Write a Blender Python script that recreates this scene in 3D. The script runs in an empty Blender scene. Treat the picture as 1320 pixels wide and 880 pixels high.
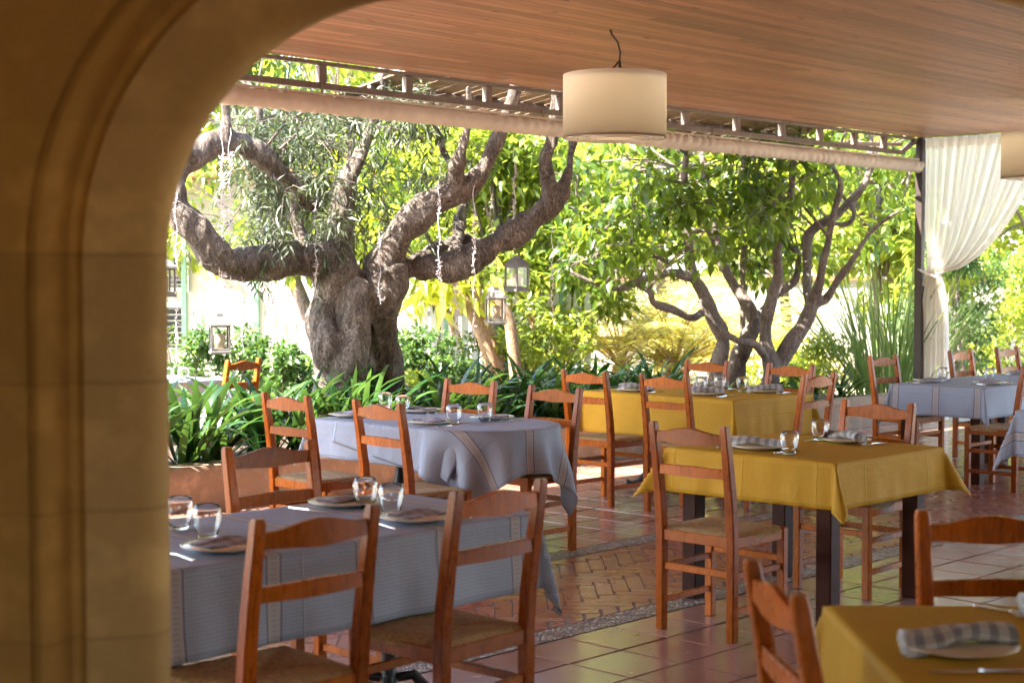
import bpy, bmesh, math, random
import numpy as np
from mathutils import Vector, Matrix, noise
random.seed(7); rng = np.random.default_rng(11)
R = math.radians; PI = math.pi
scene = bpy.context.scene
C = bpy.data.collections.new("terrace"); scene.collection.children.link(C)

# ------------------------------------------------------------------ frames
TH = R(44); S, K = math.sin(TH), math.cos(TH)
def W(u, v, z=0.0): return Vector((u*S + v*K, u*K - v*S, z))       # terrace axes -> world
ROT_U = math.atan2(K, S)            # world angle of +u
F, H0 = 2000.0, 1.62
PIT = math.atan(80/F); cp, sp = math.cos(PIT), math.sin(PIT)
def at(px, py, Y):                  # surveyed bearing (from the photograph) at a distance Y -> real place
    dx = (px-660)/F; dz = -(py-440)/F
    d = Vector((dx, cp+dz*sp, -sp+dz*cp)); t = Y/d.y
    return Vector((t*d.x, Y, H0+t*d.z))

# ------------------------------------------------------------------ object helpers
def link(name, me, mat=None, parent=None, smooth=False):
    o = bpy.data.objects.new(name, me); C.objects.link(o)
    if mat: me.materials.append(mat)
    if parent: o.parent = parent
    if smooth:
        me.polygons.foreach_set('use_smooth', [True]*len(me.polygons))
    return o
def tag(o, label=None, cat=None, group=None, kind=None):
    if label: o['label'] = label
    if cat: o['category'] = cat
    if group: o['group'] = group
    if kind: o['kind'] = kind
    return o
def thing(name, label, cat, loc=(0, 0, 0), rz=0, group=None):
    o = bpy.data.objects.new(name, None); C.objects.link(o)
    o.location = loc; o.rotation_euler = (0, 0, rz); o.empty_display_size = .1
    return tag(o, label, cat, group)
def dup(root, loc, rz, label, group=None, lean=None):
    r = root.copy(); C.objects.link(r); r.location = loc; r.rotation_euler = (0, 0, rz)
    r['label'] = label
    if group: r['group'] = group
    for ch in list(root.children):
        c = ch.copy(); C.objects.link(c); c.parent = r
        for g in list(ch.children):
            d = g.copy(); C.objects.link(d); d.parent = c
    return r
def pymesh(name, v, f):
    me = bpy.data.meshes.new(name); me.from_pydata([tuple(p) for p in v], [], f); me.update(); return me
def npmesh(name, v, f, uv=None, tint=None, smooth=False):
    """v (N,3); f (M,k) uniform polygons"""
    v = np.asarray(v, np.float32); f = np.asarray(f, np.int32)
    me = bpy.data.meshes.new(name); me.vertices.add(len(v)); me.vertices.foreach_set('co', v.ravel())
    M, k = f.shape
    me.loops.add(M*k); me.loops.foreach_set('vertex_index', f.ravel())
    me.polygons.add(M); me.polygons.foreach_set('loop_start', np.arange(M, dtype=np.int32)*k)
    me.polygons.foreach_set('loop_total', np.full(M, k, np.int32))
    me.update(calc_edges=True)
    if uv is not None:
        l = me.uv_layers.new(name='UVMap'); l.data.foreach_set('uv', np.asarray(uv, np.float32)[f.ravel()].ravel())
    if tint is not None:
        a = me.attributes.new('tint', 'FLOAT', 'FACE'); a.data.foreach_set('value', np.asarray(tint, np.float32))
    if smooth: me.polygons.foreach_set('use_smooth', np.ones(M, bool))
    return me
class MB:
    def __init__(s): s.v = []; s.f = []
    def add(s, v, f):
        n = len(s.v); s.v += [Vector(p) for p in v]; s.f += [tuple(i+n for i in q) for q in f]; return s
    def box(s, c, d, rz=0, M=None, ch=0.0):
        c = Vector(c); hx, hy, hz = d[0]/2, d[1]/2, d[2]/2
        bm = bmesh.new(); bmesh.ops.create_cube(bm, size=1)
        for q in bm.verts: q.co = Vector((q.co.x*2*hx, q.co.y*2*hy, q.co.z*2*hz))
        if ch > 0: bmesh.ops.bevel(bm, geom=bm.edges[:], offset=ch, segments=1, affect='EDGES')
        m = Matrix.Translation(c) @ (M if M is not None else Matrix.Rotation(rz, 4, 'Z'))
        bm.verts.ensure_lookup_table()
        s.add([m @ q.co for q in bm.verts], [tuple(x.index for x in g.verts) for g in bm.faces]); bm.free(); return s
    def bar(s, a, b, w, h, ch=0.003, w2=None, h2=None):
        """box from a to b, section w x h (tapered to w2 x h2)"""
        a = Vector(a); b = Vector(b); d = (b-a).normalized()
        up = Vector((0, 0, 1)) if abs(d.z) < .95 else Vector((0, 1, 0))
        x = d.cross(up).normalized(); y = x.cross(d).normalized()
        w2 = w2 or w; h2 = h2 or h; vs = []
        L = (b-a).length; cs = min(ch, L*.2)
        for (p, ww, hh, k) in ((a, w, h, ch), (a+d*cs, w, h, 0), (b-d*cs, w2, h2, 0), (b, w2, h2, ch)):
            W_, H_ = ww/2-k, hh/2-k; e = ch
            W0, H0_ = ww/2, hh/2
            if k: pts = [(-W_+e, -H_), (W_-e, -H_), (W_, -H_+e), (W_, H_-e), (W_-e, H_), (-W_+e, H_), (-W_, H_-e), (-W_, -H_+e)]
            else: pts = [(-W0+e, -H0_), (W0-e, -H0_), (W0, -H0_+e), (W0, H0_-e), (W0-e, H0_), (-W0+e, H0_), (-W0, H0_-e), (-W0, -H0_+e)]
            vs += [p + x*i + y*j for i, j in pts]
        f = [tuple(range(7, -1, -1)), tuple(range(24, 32))]
        for r in range(3):
            for i in range(8):
                j = (i+1) % 8; f.append((r*8+i, r*8+j, r*8+8+j, r*8+8+i))
        return s.add(vs, f)
    def tube(s, pts, rad, n=8, cap=True):
        pts = [Vector(p) for p in pts]; m = len(pts)
        rad = rad if hasattr(rad, '__len__') else [rad]*m
        vs = []; prev = None
        for i, p in enumerate(pts):
            d = (pts[min(i+1, m-1)] - pts[max(i-1, 0)]).normalized()
            if prev is None: x = d.cross(Vector((0, 0, 1)) if abs(d.z) < .9 else Vector((1, 0, 0))).normalized()
            else:
                x = (prev - d*prev.dot(d)).normalized()
            prev = x; y = d.cross(x)
            for k in range(n):
                a = 2*PI*k/n; vs.append(p + (x*math.cos(a) + y*math.sin(a))*rad[i])
        f = [(i*n+k, i*n+(k+1) % n, (i+1)*n+(k+1) % n, (i+1)*n+k) for i in range(m-1) for k in range(n)]
        if cap: f += [tuple(range(n-1, -1, -1)), tuple((m-1)*n+k for k in range(n))]
        return s.add(vs, f)
    def lathe(s, prof, n=24, c=(0, 0, 0), sx=1, sy=1):
        c = Vector(c); vs = []; f = []; m = len(prof)
        for r, z in prof:
            for k in range(n):
                a = 2*PI*k/n; vs.append(c + Vector((r*math.cos(a)*sx, r*math.sin(a)*sy, z)))
        for i in range(m-1):
            for k in range(n): f.append((i*n+k, i*n+(k+1) % n, (i+1)*n+(k+1) % n, (i+1)*n+k))
        if prof[0][0] > 1e-6: f.append(tuple(range(n-1, -1, -1)))
        if prof[-1][0] > 1e-6: f.append(tuple((m-1)*n+k for k in range(n)))
        return s.add(vs, f)
    def build(s, name, mat=None, parent=None, smooth=False, auto=None):
        me = pymesh(name, s.v, s.f)
        bm = bmesh.new(); bm.from_mesh(me); bmesh.ops.remove_doubles(bm, verts=bm.verts, dist=1e-5)
        bmesh.ops.recalc_face_normals(bm, faces=bm.faces)
        if auto:
            for fa in bm.faces: fa.smooth = True
            for e in bm.edges:
                if len(e.link_faces) == 2 and e.calc_face_angle(0) > auto: e.smooth = False
        bm.to_mesh(me); bm.free()
        return link(name, me, mat, parent, smooth)

# ------------------------------------------------------------------ material helpers
def mat(name):
    m = bpy.data.materials.new(name); m.use_nodes = True
    nt = m.node_tree; nt.nodes.clear(); return m, nt
class N:
    def __init__(s, nt): s.nt = nt
    def __call__(s, t, **kw):
        n = s.nt.nodes.new(t)
        for k, v in kw.items():
            if k in n.inputs:
                i = n.inputs[k]
                if isinstance(v, bpy.types.NodeSocket): s.nt.links.new(v, i)
                else: i.default_value = v
            elif k[0] == 'i' and k[1:].isdigit():
                i = n.inputs[int(k[1:])]
                if isinstance(v, bpy.types.NodeSocket): s.nt.links.new(v, i)
                else: i.default_value = v
            else: setattr(n, k, v)
        return n
    def math(s, op, a, b=0.0, c=0.0): return s('ShaderNodeMath', operation=op, i0=a, i1=b, i2=c).outputs[0]
    def mix(s, f, a, b, bt='MIX'):
        n = s('ShaderNodeMix', data_type='RGBA', blend_type=bt)
        for i, v in ((0, f), (6, a), (7, b)):
            if isinstance(v, bpy.types.NodeSocket): s.nt.links.new(v, n.inputs[i])
            else: n.inputs[i].default_value = v
        return n.outputs[2]
    def noise(s, vec, sc, det=4, rough=.55, dist=0.0):
        return s('ShaderNodeTexNoise', Vector=vec, Scale=sc, Detail=float(det), Roughness=rough, Distortion=dist).outputs['Fac']
    def ramp(s, f, stops):
        n = s('ShaderNodeValToRGB', Fac=f); e = n.color_ramp.elements
        e[0].position, e[0].color = stops[0][0], c4(stops[0][1]); e[1].position, e[1].color = stops[-1][0], c4(stops[-1][1])
        for p, c in stops[1:-1]: x = e.new(p); x.color = c4(c)
        return n.outputs[0]
    def bump(s, h, st, dist=.01, nrm=None):
        kw = dict(Height=h, Strength=st, Distance=dist)
        if nrm is not None: kw['Normal'] = nrm
        return s('ShaderNodeBump', **kw).outputs[0]
    def mapping(s, vec, sc): return s('ShaderNodeMapping', Vector=vec, Scale=sc).outputs[0]
    def out(s, sh):
        o = s('ShaderNodeOutputMaterial'); s.nt.links.new(sh, o.inputs[0])
def c4(c): return (c[0], c[1], c[2], 1.0)
def bsdf(n, **kw):
    m = {}
    for k, v in kw.items(): m[{'col': 'Base Color', 'rough': 'Roughness', 'nrm': 'Normal', 'coat': 'Coat Weight', 'coatr': 'Coat Roughness', 'metal': 'Metallic', 'spec': 'Specular IOR Level', 'trans': 'Transmission Weight', 'ior': 'IOR', 'sheen': 'Sheen Weight', 'sss': 'Subsurface Weight'}[k]] = c4(v) if k == 'col' and isinstance(v, tuple) else v
    return n('ShaderNodeBsdfPrincipled', **m).outputs[0]

MT = {}
def simple(name, col, rough=.5, var=.15, sc=8, bump=0.0, bsc=60, **kw):
    m, nt = mat(name); n = N(nt); tc = n('ShaderNodeTexCoord').outputs['Object']
    f = n.noise(tc, sc, 4)
    d = tuple(max(0, x*(1-var)) for x in col); l = tuple(min(1, x*(1+var)) for x in col)
    colr = n.ramp(f, [(.3, d), (.7, l)])
    a = dict(col=colr, rough=rough, **kw)
    if bump: a['nrm'] = n.bump(n.noise(tc, bsc, 5), bump, .01)
    n.out(bsdf(n, **a)); MT[name] = m; return m

def wood(name, base, dark, rough=.26, coat=.0, sc=1.0, axis=(6, 6, .7)):
    m, nt = mat(name); n = N(nt); tc = n('ShaderNodeTexCoord').outputs['Object']
    info = n('ShaderNodeObjectInfo').outputs['Random']
    off = n('ShaderNodeVectorMath', operation='ADD', i0=tc, i1=n('ShaderNodeCombineXYZ', X=n.math('MULTIPLY', info, 37.0), Y=n.math('MULTIPLY', info, 11.0), Z=n.math('MULTIPLY', info, 5.0)).outputs[0]).outputs[0]
    mp = n.mapping(off, (axis[0]*sc, axis[1]*sc, axis[2]*sc))
    g = n.noise(mp, 9, 5, .6, 1.2); big = n.noise(off, 3.0, 3)
    f = n.math('ADD', n.math('MULTIPLY', g, .7), n.math('MULTIPLY', big, .35))
    col = n.ramp(f, [(.33, dark), (.52, base), (.72, tuple(min(1, x*1.35) for x in base))])
    if 'chair' in name:
        sc_ = n('ShaderNodeMapRange', Value=n.noise(n.mapping(off, (22, 22, 7)), 2.2, 5, .7), i1=.60, i2=.70).outputs[0]
        col = n.mix(n.math('MULTIPLY', sc_, .45), col, (.13, .028, .004, 1))
        pt = n('ShaderNodeMapRange', Value=n('ShaderNodeNewGeometry').outputs['Pointiness'], i1=.56, i2=.66).outputs[0]
        col = n.mix(n.math('MULTIPLY', pt, n.math('MULTIPLY', n.noise(off, 30, 3), .7)), col, (.50, .20, .05, 1))
    hv = n.math('ADD', n.math('MULTIPLY', info, .55), .70)
    col = n('ShaderNodeHueSaturation', Value=hv, Color=col).outputs[0]
    wear = n.noise(off, 26, 3); rr = n.math('ADD', n.math('MULTIPLY', wear, .25), rough-.1)
    n.out(bsdf(n, col=col, rough=rr, coat=coat, coatr=.18, spec=.20, nrm=n.bump(g, .12, .004))); MT[name] = m; return m
wood('chair_wood', (.35, .082, .005), (.14, .024, .002))
wood('dark_wood', (.050, .013, .006), (.020, .006, .003), rough=.42, coat=0)
for nd in MT['dark_wood'].node_tree.nodes:
    if nd.type == 'BSDF_PRINCIPLED': nd.inputs['Specular IOR Level'].default_value = .1
wood('truss_paint', (.27, .215, .18), (.20, .155, .13), rough=.6, coat=0)

def make_ceiling_mat():
    m, nt = mat('ceiling_boards'); n = N(nt)
    t = n('ShaderNodeAttribute', attribute_name='tint').outputs['Fac']
    tc = n('ShaderNodeTexCoord').outputs['Object']
    off = n('ShaderNodeVectorMath', operation='ADD', i0=tc, i1=n('ShaderNodeCombineXYZ', X=n.math('MULTIPLY', t, 53.0), Y=0.0, Z=n.math('MULTIPLY', t, 9.0)).outputs[0]).outputs[0]
    mp = n.mapping(off, (.8, 16, 1))
    g = n.noise(mp, 4, 6, .65, .8)
    col = n.ramp(g, [(.25, (.25, .090, .034)), (.5, (.40, .175, .075)), (.8, (.50, .245, .115))])
    kn = n('ShaderNodeTexVoronoi', Vector=n.mapping(off, (1.2, 5, 1)), Scale=1.6).outputs['Distance']
    kf = n.math('LESS_THAN', kn, .075)
    col = n.mix(kf, col, (.09, .03, .015, 1))
    col = n('ShaderNodeHueSaturation', Value=n.math('ADD', n.math('MULTIPLY', t, .5), .72), Saturation=.9, Color=col).outputs[0]
    n.out(bsdf(n, col=col, rough=.5, coat=.08, coatr=.3, spec=.35, nrm=n.bump(g, .15, .004))); MT['ceiling_boards'] = m
make_ceiling_mat()

def make_tile_mat(name, cols, rough):
    m, nt = mat(name); n = N(nt)
    t = n('ShaderNodeAttribute', attribute_name='tint').outputs['Fac']
    tc = n('ShaderNodeTexCoord').outputs['Object']
    col = n.ramp(t, cols)
    big = n.noise(tc, 9, 5, .6); fine = n.noise(tc, 70, 4)
    col = n.mix(n.math('MULTIPLY', big, .4), col, (.24, .12, .08, 1))
    spots = n.math('GREATER_THAN', n.noise(tc, 33, 2), .68)
    col = n.mix(n.math('MULTIPLY', spots, .35), col, (.40, .26, .17, 1))
    rr = n.math('ADD', n.math('MULTIPLY', n.noise(tc, 5, 4), .28), rough-.12)
    n.out(bsdf(n, col=col, rough=rr, spec=.6, coat=.15 if 'brick' in name else .42, coatr=.2, nrm=n.bump(n.math('ADD', n.math('MULTIPLY', n.noise(tc, 11, 3), .8), n.math('MULTIPLY', fine, .10)), .12, .006))); MT[name] = m
make_tile_mat('terracotta', [(0, (.35, .155, .11)), (.35, (.42, .21, .155)), (.7, (.46, .27, .205)), (1, (.48, .32, .25))], .19)
make_tile_mat('brick', [(0, (.30, .090, .05)), (.5, (.38, .13, .085)), (1, (.44, .20, .13))], .27)
simple('mortar', (.17, .155, .15), .8, .2, 20, .3)
simple('grout', (.10, .065, .05), .8, .3, 20, .3)
def make_pebble():
    m, nt = mat('pebbles'); n = N(nt); tc = n('ShaderNodeTexCoord').outputs['Object']
    w = n('ShaderNodeVectorMath', operation='ADD', i0=tc, i1=n('ShaderNodeVectorMath', operation='SCALE', i0=n('ShaderNodeTexNoise', Vector=tc, Scale=30.0).outputs['Color'], Scale=.012).outputs[0]).outputs[0]
    vo = n('ShaderNodeTexVoronoi', Vector=w, Scale=38.0); e = n('ShaderNodeTexVoronoi', Vector=w, Scale=38.0, feature='DISTANCE_TO_EDGE').outputs['Distance']
    g = n('ShaderNodeSeparateColor', Color=vo.outputs['Color']).outputs[0]
    col = n.ramp(g, [(0, (.16, .13, .11)), (.35, (.42, .36, .30)), (.7, (.62, .57, .50)), (1, (.30, .20, .14))])
    k = n('ShaderNodeMapRange', Value=e, i1=.03, i2=.14).outputs[0]
    col = n.mix(k, (.13, .10, .08, 1), col)
    h = n.math('POWER', n.math('MINIMUM', n.math('MULTIPLY', e, 3.0), 1.0), .5)
    n.out(bsdf(n, col=col, rough=.38, nrm=n.bump(h, .9, .012))); MT['pebbles'] = m
make_pebble()

def make_cloth_mat(name, base, gray):
    m, nt = mat(name); n = N(nt)
    uv = n('ShaderNodeUVMap').outputs[0]; sx = n('ShaderNodeSeparateXYZ', Vector=uv); X, Y = sx.outputs[0], sx.outputs[1]
    wr = n.noise(n.mapping(uv, (1, 1, 1)), 3.2, 4, .55, .6)
    weave = n.math('MULTIPLY', n.math('SINE', n.math('MULTIPLY', X, 1250.0)), n.math('SINE', n.math('MULTIPLY', Y, 1250.0)))
    def line(co, pos, per, w):      # 1 where co is within w of pos (mod per)
        f = n.math('PINGPONG', n.math('ADD', co, -pos+per*50), per/2)
        return n.math('LESS_THAN', f, w)
    if gray:
        # fine dark/light ribs, pale bands edged with dark threads
        rib = n.math('SINE', n.math('MULTIPLY', X, 2*PI/.0125))
        chk = n.math('SINE', n.math('MULTIPLY', Y, 2*PI/.0125))
        f = n.math('ADD', n.math('MULTIPLY', n.math('ADD', rib, chk), .13), .5)
        col = n.mix(f, c4(tuple(x*.72 for x in base)), c4(tuple(x*1.25 for x in base)))
        edge = line(X, 0.0, .36, .030); band = line(X, 0.0, .36, .024)
        col = n.mix(n.math('MULTIPLY', edge, .85), col, (.12, .12, .17, 1))
        dash = n.math('GREATER_THAN', n.math('SINE', n.math('MULTIPLY', Y, 2*PI/.016)), -.2)
        pale = n.mix(n.math('MULTIPLY', n.math('MULTIPLY', dash, line(X, 0.0, .36, .012)), .4), (.56, .52, .50, 1), (.33, .30, .31, 1))
        col = n.mix(n.math('MULTIPLY', band, .8), col, pale)
    else:
        th = n.noise(n.mapping(uv, (4, 220, 1)), 2, 3)
        col = n.mix(th, c4(tuple(x*.86 for x in base)), c4(tuple(x*1.12 for x in base)))
    cr = n.math('SUBTRACT', 1.0, n('ShaderNodeMapRange', Value=n.math('PINGPONG', n.math('ADD', Y, 10.0+.06), .21), i1=0.0, i2=.006).outputs[0])
    cr2 = n.math('SUBTRACT', 1.0, n('ShaderNodeMapRange', Value=n.math('PINGPONG', n.math('ADD', X, 10.0+.11), .29), i1=0.0, i2=.006).outputs[0])
    ed = n('ShaderNodeAttribute', attribute_name='edge').outputs['Fac']
    hem = n.math('MULTIPLY', n.math('LESS_THAN', ed, .020), n.math('GREATER_THAN', ed, .0165))
    col = n.mix(n.math('MULTIPLY', hem, .5), col, c4(tuple(x*.35 for x in base)))
    hemh = n('ShaderNodeMapRange', Value=ed, i1=.018, i2=.022).outputs[0]
    wr = n.math('ADD', wr, n.math('ADD', n.math('MULTIPLY', n.noise(n.mapping(uv, (1, 1.6, 1)), 9, 3, .5, 1.5), .22), n.math('MULTIPLY', hemh, -.10)))
    h = n.math('ADD', n.math('MULTIPLY', wr, 1.6), n.math('ADD', n.math('MULTIPLY', cr, .28), n.math('MULTIPLY', cr2, .28)))
    nb = n.bump(h, .55, .012); nb = n.bump(weave, .15, .0006, nb)
    a = bsdf(n, col=col, rough=.65, spec=.26, nrm=nb)
    tr = n('ShaderNodeBsdfTranslucent', Color=col, Normal=nb).outputs[0]
    n.out(n('ShaderNodeMixShader', i0=.12, i1=a, i2=tr).outputs[0]); MT[name] = m
make_cloth_mat('gray_cloth', (.37, .42, .52), True)
make_cloth_mat('mustard_cloth', (.58, .325, .018), False)

def make_napkin(name, dark):
    m, nt = mat(name); n = N(nt); uv = n('ShaderNodeUVMap').outputs[0]; sx = n('ShaderNodeSeparateXYZ', Vector=uv)
    a = n.math('GREATER_THAN', n.math('SINE', n.math('MULTIPLY', sx.outputs[0], 2*PI/.045)), .1)
    b = n.math('GREATER_THAN', n.math('SINE', n.math('MULTIPLY', sx.outputs[1], 2*PI/.06)), .2)
    f = n.math('ADD', n.math('MULTIPLY', a, .5), n.math('MULTIPLY', b, .3))
    col = n.mix(f, (.55, .53, .50, 1), c4(dark))
    n.out(bsdf(n, col=col, rough=.85, nrm=n.bump(n.noise(uv, 14, 3), .4, .006))); MT[name] = m
make_napkin('plaid_napkin', (.13, .14, .17)); make_napkin('gray_napkin', (.22, .21, .24))
for nd in MT['gray_napkin'].node_tree.nodes:
    if nd.type == 'MIX': nd.inputs[6].default_value = (.36, .35, .38, 1)

def make_rush():
    m, nt = mat('rush'); n = N(nt); tc = n('ShaderNodeTexCoord').outputs['Object']
    s = n('ShaderNodeSeparateXYZ', Vector=tc)
    ax = n.math('ABSOLUTE', s.outputs[0]); ay = n.math('ABSOLUTE', n.math('SUBTRACT', s.outputs[1], .20))
    mn = n.math('MINIMUM', ax, ay)
    st = n.math('SINE', n.math('ADD', n.math('MULTIPLY', mn, 2*PI/.008), n.math('MULTIPLY', n.noise(tc, 25, 2), 2.0)))
    sh = n.noise(tc, 60, 4)
    f = n.math('ADD', n.math('MULTIPLY', st, .22), sh)
    col = n.ramp(f, [(.2, (.17, .095, .03)), (.5, (.44, .27, .10)), (.85, (.60, .43, .20))])
    n.out(bsdf(n, col=col, rough=.7, nrm=n.bump(st, .7, .004))); MT['rush'] = m
make_rush()

def make_stone(name, c1, c2, joint=True, z0=1.667, per=.2436):
    m, nt = mat(name); n = N(nt); g = n('ShaderNodeTexCoord').outputs['Object']
    z = n('ShaderNodeSeparateXYZ', Vector=g).outputs[2]
    big = n.noise(g, 2.3, 5, .6, .5); fine = n.noise(g, 38, 5, .65); pit = n.noise(g, 120, 2)
    col = n.mix(n.math('ADD', n.math('MULTIPLY', big, .7), n.math('MULTIPLY', fine, .35)), c4(c1), c4(c2))
    blot = n.math('MULTIPLY', n('ShaderNodeMapRange', Value=n.noise(g, 7, 4), i1=.52, i2=.66).outputs[0], .45)
    col = n.mix(blot, col, c4(tuple(min(1, x*1.35) for x in c2)))
    h = n.math('ADD', n.math('MULTIPLY', fine, .5), n.math('MULTIPLY', pit, .15))
    if joint:
        q = n.math('DIVIDE', n.math('ADD', z, -z0+per*40), per); fr = n.math('PINGPONG', q, .5)
        j = n.math('SUBTRACT', 1.0, n('ShaderNodeMapRange', Value=fr, i1=0.006, i2=.02).outputs[0])
        j = n.math('MULTIPLY', j, n.math('LESS_THAN', z, z0+.02))
        blk = n.math('FLOOR', q); rnd = n.math('FRACT', n.math('MULTIPLY', n.math('SINE', n.math('MULTIPLY', blk, 12.99)), 43.7))
        col = n('ShaderNodeHueSaturation', Value=n.math('ADD', n.math('MULTIPLY', rnd, .35), .82), Color=col).outputs[0]
        j = n.math('MULTIPLY', j, n.math('ADD', n.noise(g, 5, 3), .1))
        col = n.mix(n.math('MULTIPLY', j, .6), col, c4(tuple(x*.6 for x in c1)))
        h = n.math('SUBTRACT', h, n.math('MULTIPLY', j, .5))
    n.out(bsdf(n, col=col, rough=.85, nrm=n.bump(h, .5, .008))); MT[name] = m
make_stone('ochre_stone', (.38, .205, .036), (.54, .32, .085))
make_stone('planter_stone', (.16, .105, .065), (.34, .25, .17), False)
make_stone('surround_stone', (.40, .235, .07), (.66, .46, .18))
make_stone('plaster', (.50, .30, .08), (.54, .33, .10), False)

def make_bark(name, c1, c2, c3, sc=1.0, st=.8):
    m, nt = mat(name); n = N(nt); g = n('ShaderNodeTexCoord').outputs['Object']
    mp = n.mapping(g, (7*sc, 7*sc, 3.0*sc)); a = n.noise(mp, 2.2, 7, .70, 1.9); b = n.noise(g, 3*sc, 4)
    col = n.ramp(n.math('ADD', n.math('MULTIPLY', a, .75), n.math('MULTIPLY', b, .25)), [(.36, c1), (.5, c2), (.66, c3)])
    n.out(bsdf(n, col=col, rough=.88, nrm=n.bump(n.math('ADD', a, n.math('MULTIPLY', n.noise(g, 40*sc, 4), .25)), st, .035))); MT[name] = m
make_bark('olive_bark', (.026, .019, .014), (.15, .115, .09), (.43, .36, .30), 2.1, 1.0)
make_bark('citrus_bark', (.07, .05, .042), (.17, .13, .11), (.32, .27, .23), 1.3, .5)
make_bark('tan_stem', (.18, .10, .05), (.33, .21, .12), (.46, .33, .2), 1.5, .5)

def make_leaf(name, cols, trans, rough=.4, tw=.45, spec=.5):
    m, nt = mat(name); n = N(nt)
    t = n('ShaderNodeAttribute', attribute_name='tint').outputs['Fac']
    col = n.ramp(t, [(i/(len(cols)-1), c) for i, c in enumerate(cols)])
    tcol = n.mix(.65, col, c4(trans), 'MIX')
    tcol = n('ShaderNodeHueSaturation', Value=n.math('ADD', n.math('MULTIPLY', t, .8), .6), Color=tcol).outputs[0]
    a = bsdf(n, col=col, rough=rough, spec=spec); b = n('ShaderNodeBsdfTranslucent', Color=tcol).outputs[0]
    n.out(n('ShaderNodeMixShader', i0=tw, i1=a, i2=b).outputs[0]); MT[name] = m
make_leaf('olive_leaf', [(.030, .042, .022), (.085, .11, .055), (.27, .29, .21)], (.20, .26, .07), .5, .28)
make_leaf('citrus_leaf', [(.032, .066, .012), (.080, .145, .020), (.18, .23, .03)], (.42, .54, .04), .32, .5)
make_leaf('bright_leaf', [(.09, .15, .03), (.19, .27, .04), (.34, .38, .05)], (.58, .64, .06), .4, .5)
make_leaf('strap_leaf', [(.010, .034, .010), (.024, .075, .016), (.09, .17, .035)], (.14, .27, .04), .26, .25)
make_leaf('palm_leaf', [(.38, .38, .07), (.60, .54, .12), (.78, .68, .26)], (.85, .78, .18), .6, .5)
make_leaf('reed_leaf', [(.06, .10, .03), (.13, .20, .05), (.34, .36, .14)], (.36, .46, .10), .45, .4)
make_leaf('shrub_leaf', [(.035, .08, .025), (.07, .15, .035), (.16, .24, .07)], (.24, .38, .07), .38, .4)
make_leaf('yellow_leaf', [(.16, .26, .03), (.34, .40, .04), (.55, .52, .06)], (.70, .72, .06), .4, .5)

def make_sheer():
    m, nt = mat('sheer'); n = N(nt); tc = n('ShaderNodeTexCoord').outputs['Object']
    d = n('ShaderNodeBsdfDiffuse', Color=(.90, .87, .82, 1)).outputs[0]; t = n('ShaderNodeBsdfTranslucent', Color=(.90, .84, .75, 1)).outputs[0]
    a = n('ShaderNodeMixShader', i0=.55, i1=d, i2=t).outputs[0]
    tp = n('ShaderNodeBsdfTransparent').outputs[0]
    n.out(n('ShaderNodeMixShader', i0=.14, i1=a, i2=tp).outputs[0]); MT['sheer'] = m
make_sheer()
def make_shade():
    m, nt = mat('lamp_shade'); n = N(nt); tc = n('ShaderNodeTexCoord').outputs['Object']
    w = n.noise(n.mapping(tc, (60, 60, 60)), 3, 2)
    col = n.mix(w, (.80, .77, .70, 1), (.85, .82, .75, 1))
    d = bsdf(n, col=col, rough=.8); t = n('ShaderNodeBsdfTranslucent', Color=(.75, .68, .55, 1)).outputs[0]
    n.out(n('ShaderNodeMixShader', i0=.35, i1=d, i2=t).outputs[0]); MT['lamp_shade'] = m
    m, nt = mat('bulb_glow'); n = N(nt); n.out(n('ShaderNodeEmission', Color=(1, .93, .84, 1), Strength=20.0).outputs[0]); MT['bulb_glow'] = m
make_shade()
def make_glass(name, rough=0.0, col=(1, 1, 1)):
    m, nt = mat(name); n = N(nt)
    n.out(bsdf(n, col=col, rough=rough, trans=1.0, ior=1.47)); MT[name] = m
make_glass('glass')
m, nt = mat('pane_glass'); n = N(nt); n.out(n('ShaderNodeMixShader', i0=.1, i1=n('ShaderNodeBsdfTransparent').outputs[0], i2=n('ShaderNodeBsdfGlossy', Roughness=.03).outputs[0]).outputs[0]); MT['pane_glass'] = m
simple('blind_canvas', (.64, .57, .48), .75, .10, 6, .5, 16)
simple('porcelain', (.80, .80, .79), .15, .02)
simple('gold_rim', (.66, .60, .46), .25, .1, metal=.3)
simple('steel', (.62, .60, .56), .22, .05, metal=1.0)
simple('black_iron', (.02, .02, .022), .45, .3, 20)
simple('post_paint', (.05, .035, .03), .5, .2)
simple('white_paint', (.55, .55, .52), .6, .05)
simple('green_paint', (.16, .30, .21), .6, .1)
simple('cream_wall', (.45, .43, .37), .8, .15, 2)
simple('shutter', (.42, .48, .36), .6, .1)
simple('louvre_grey', (.12, .125, .11), .6, .1)
simple('painted_gap_shade', (.03, .03, .03), .6, .1)  # near-black standing for the shade between louvres
simple('low_bounce_brown', (.17, .11, .07), .85, .2, 3, .3)  # made-up dark tone, lowers the light bounced under the roof
simple('soil', (.07, .045, .03), .95, .4, 6, .8, 30)
simple('earth', (.46, .39, .29), .95, .25, 1.2, .6, 9)
simple('wire', (.72, .64, .66), .5, .1)
simple('lantern_metal', (.17, .16, .15), .55, .12, 14)
simple('candle', (.78, .66, .46), .5, .05)
simple('cord', (.05, .035, .03), .6, .1)
simple('reed', (.22, .14, .09), .8, .35, 12, .4)
simple('roof_slab', (.30, .17, .11), .8, .2)
simple('blue_cloth', (.10, .14, .22), .8, .2)
simple('far_tile', (.45, .20, .10), .8, .2, 5)

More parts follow.
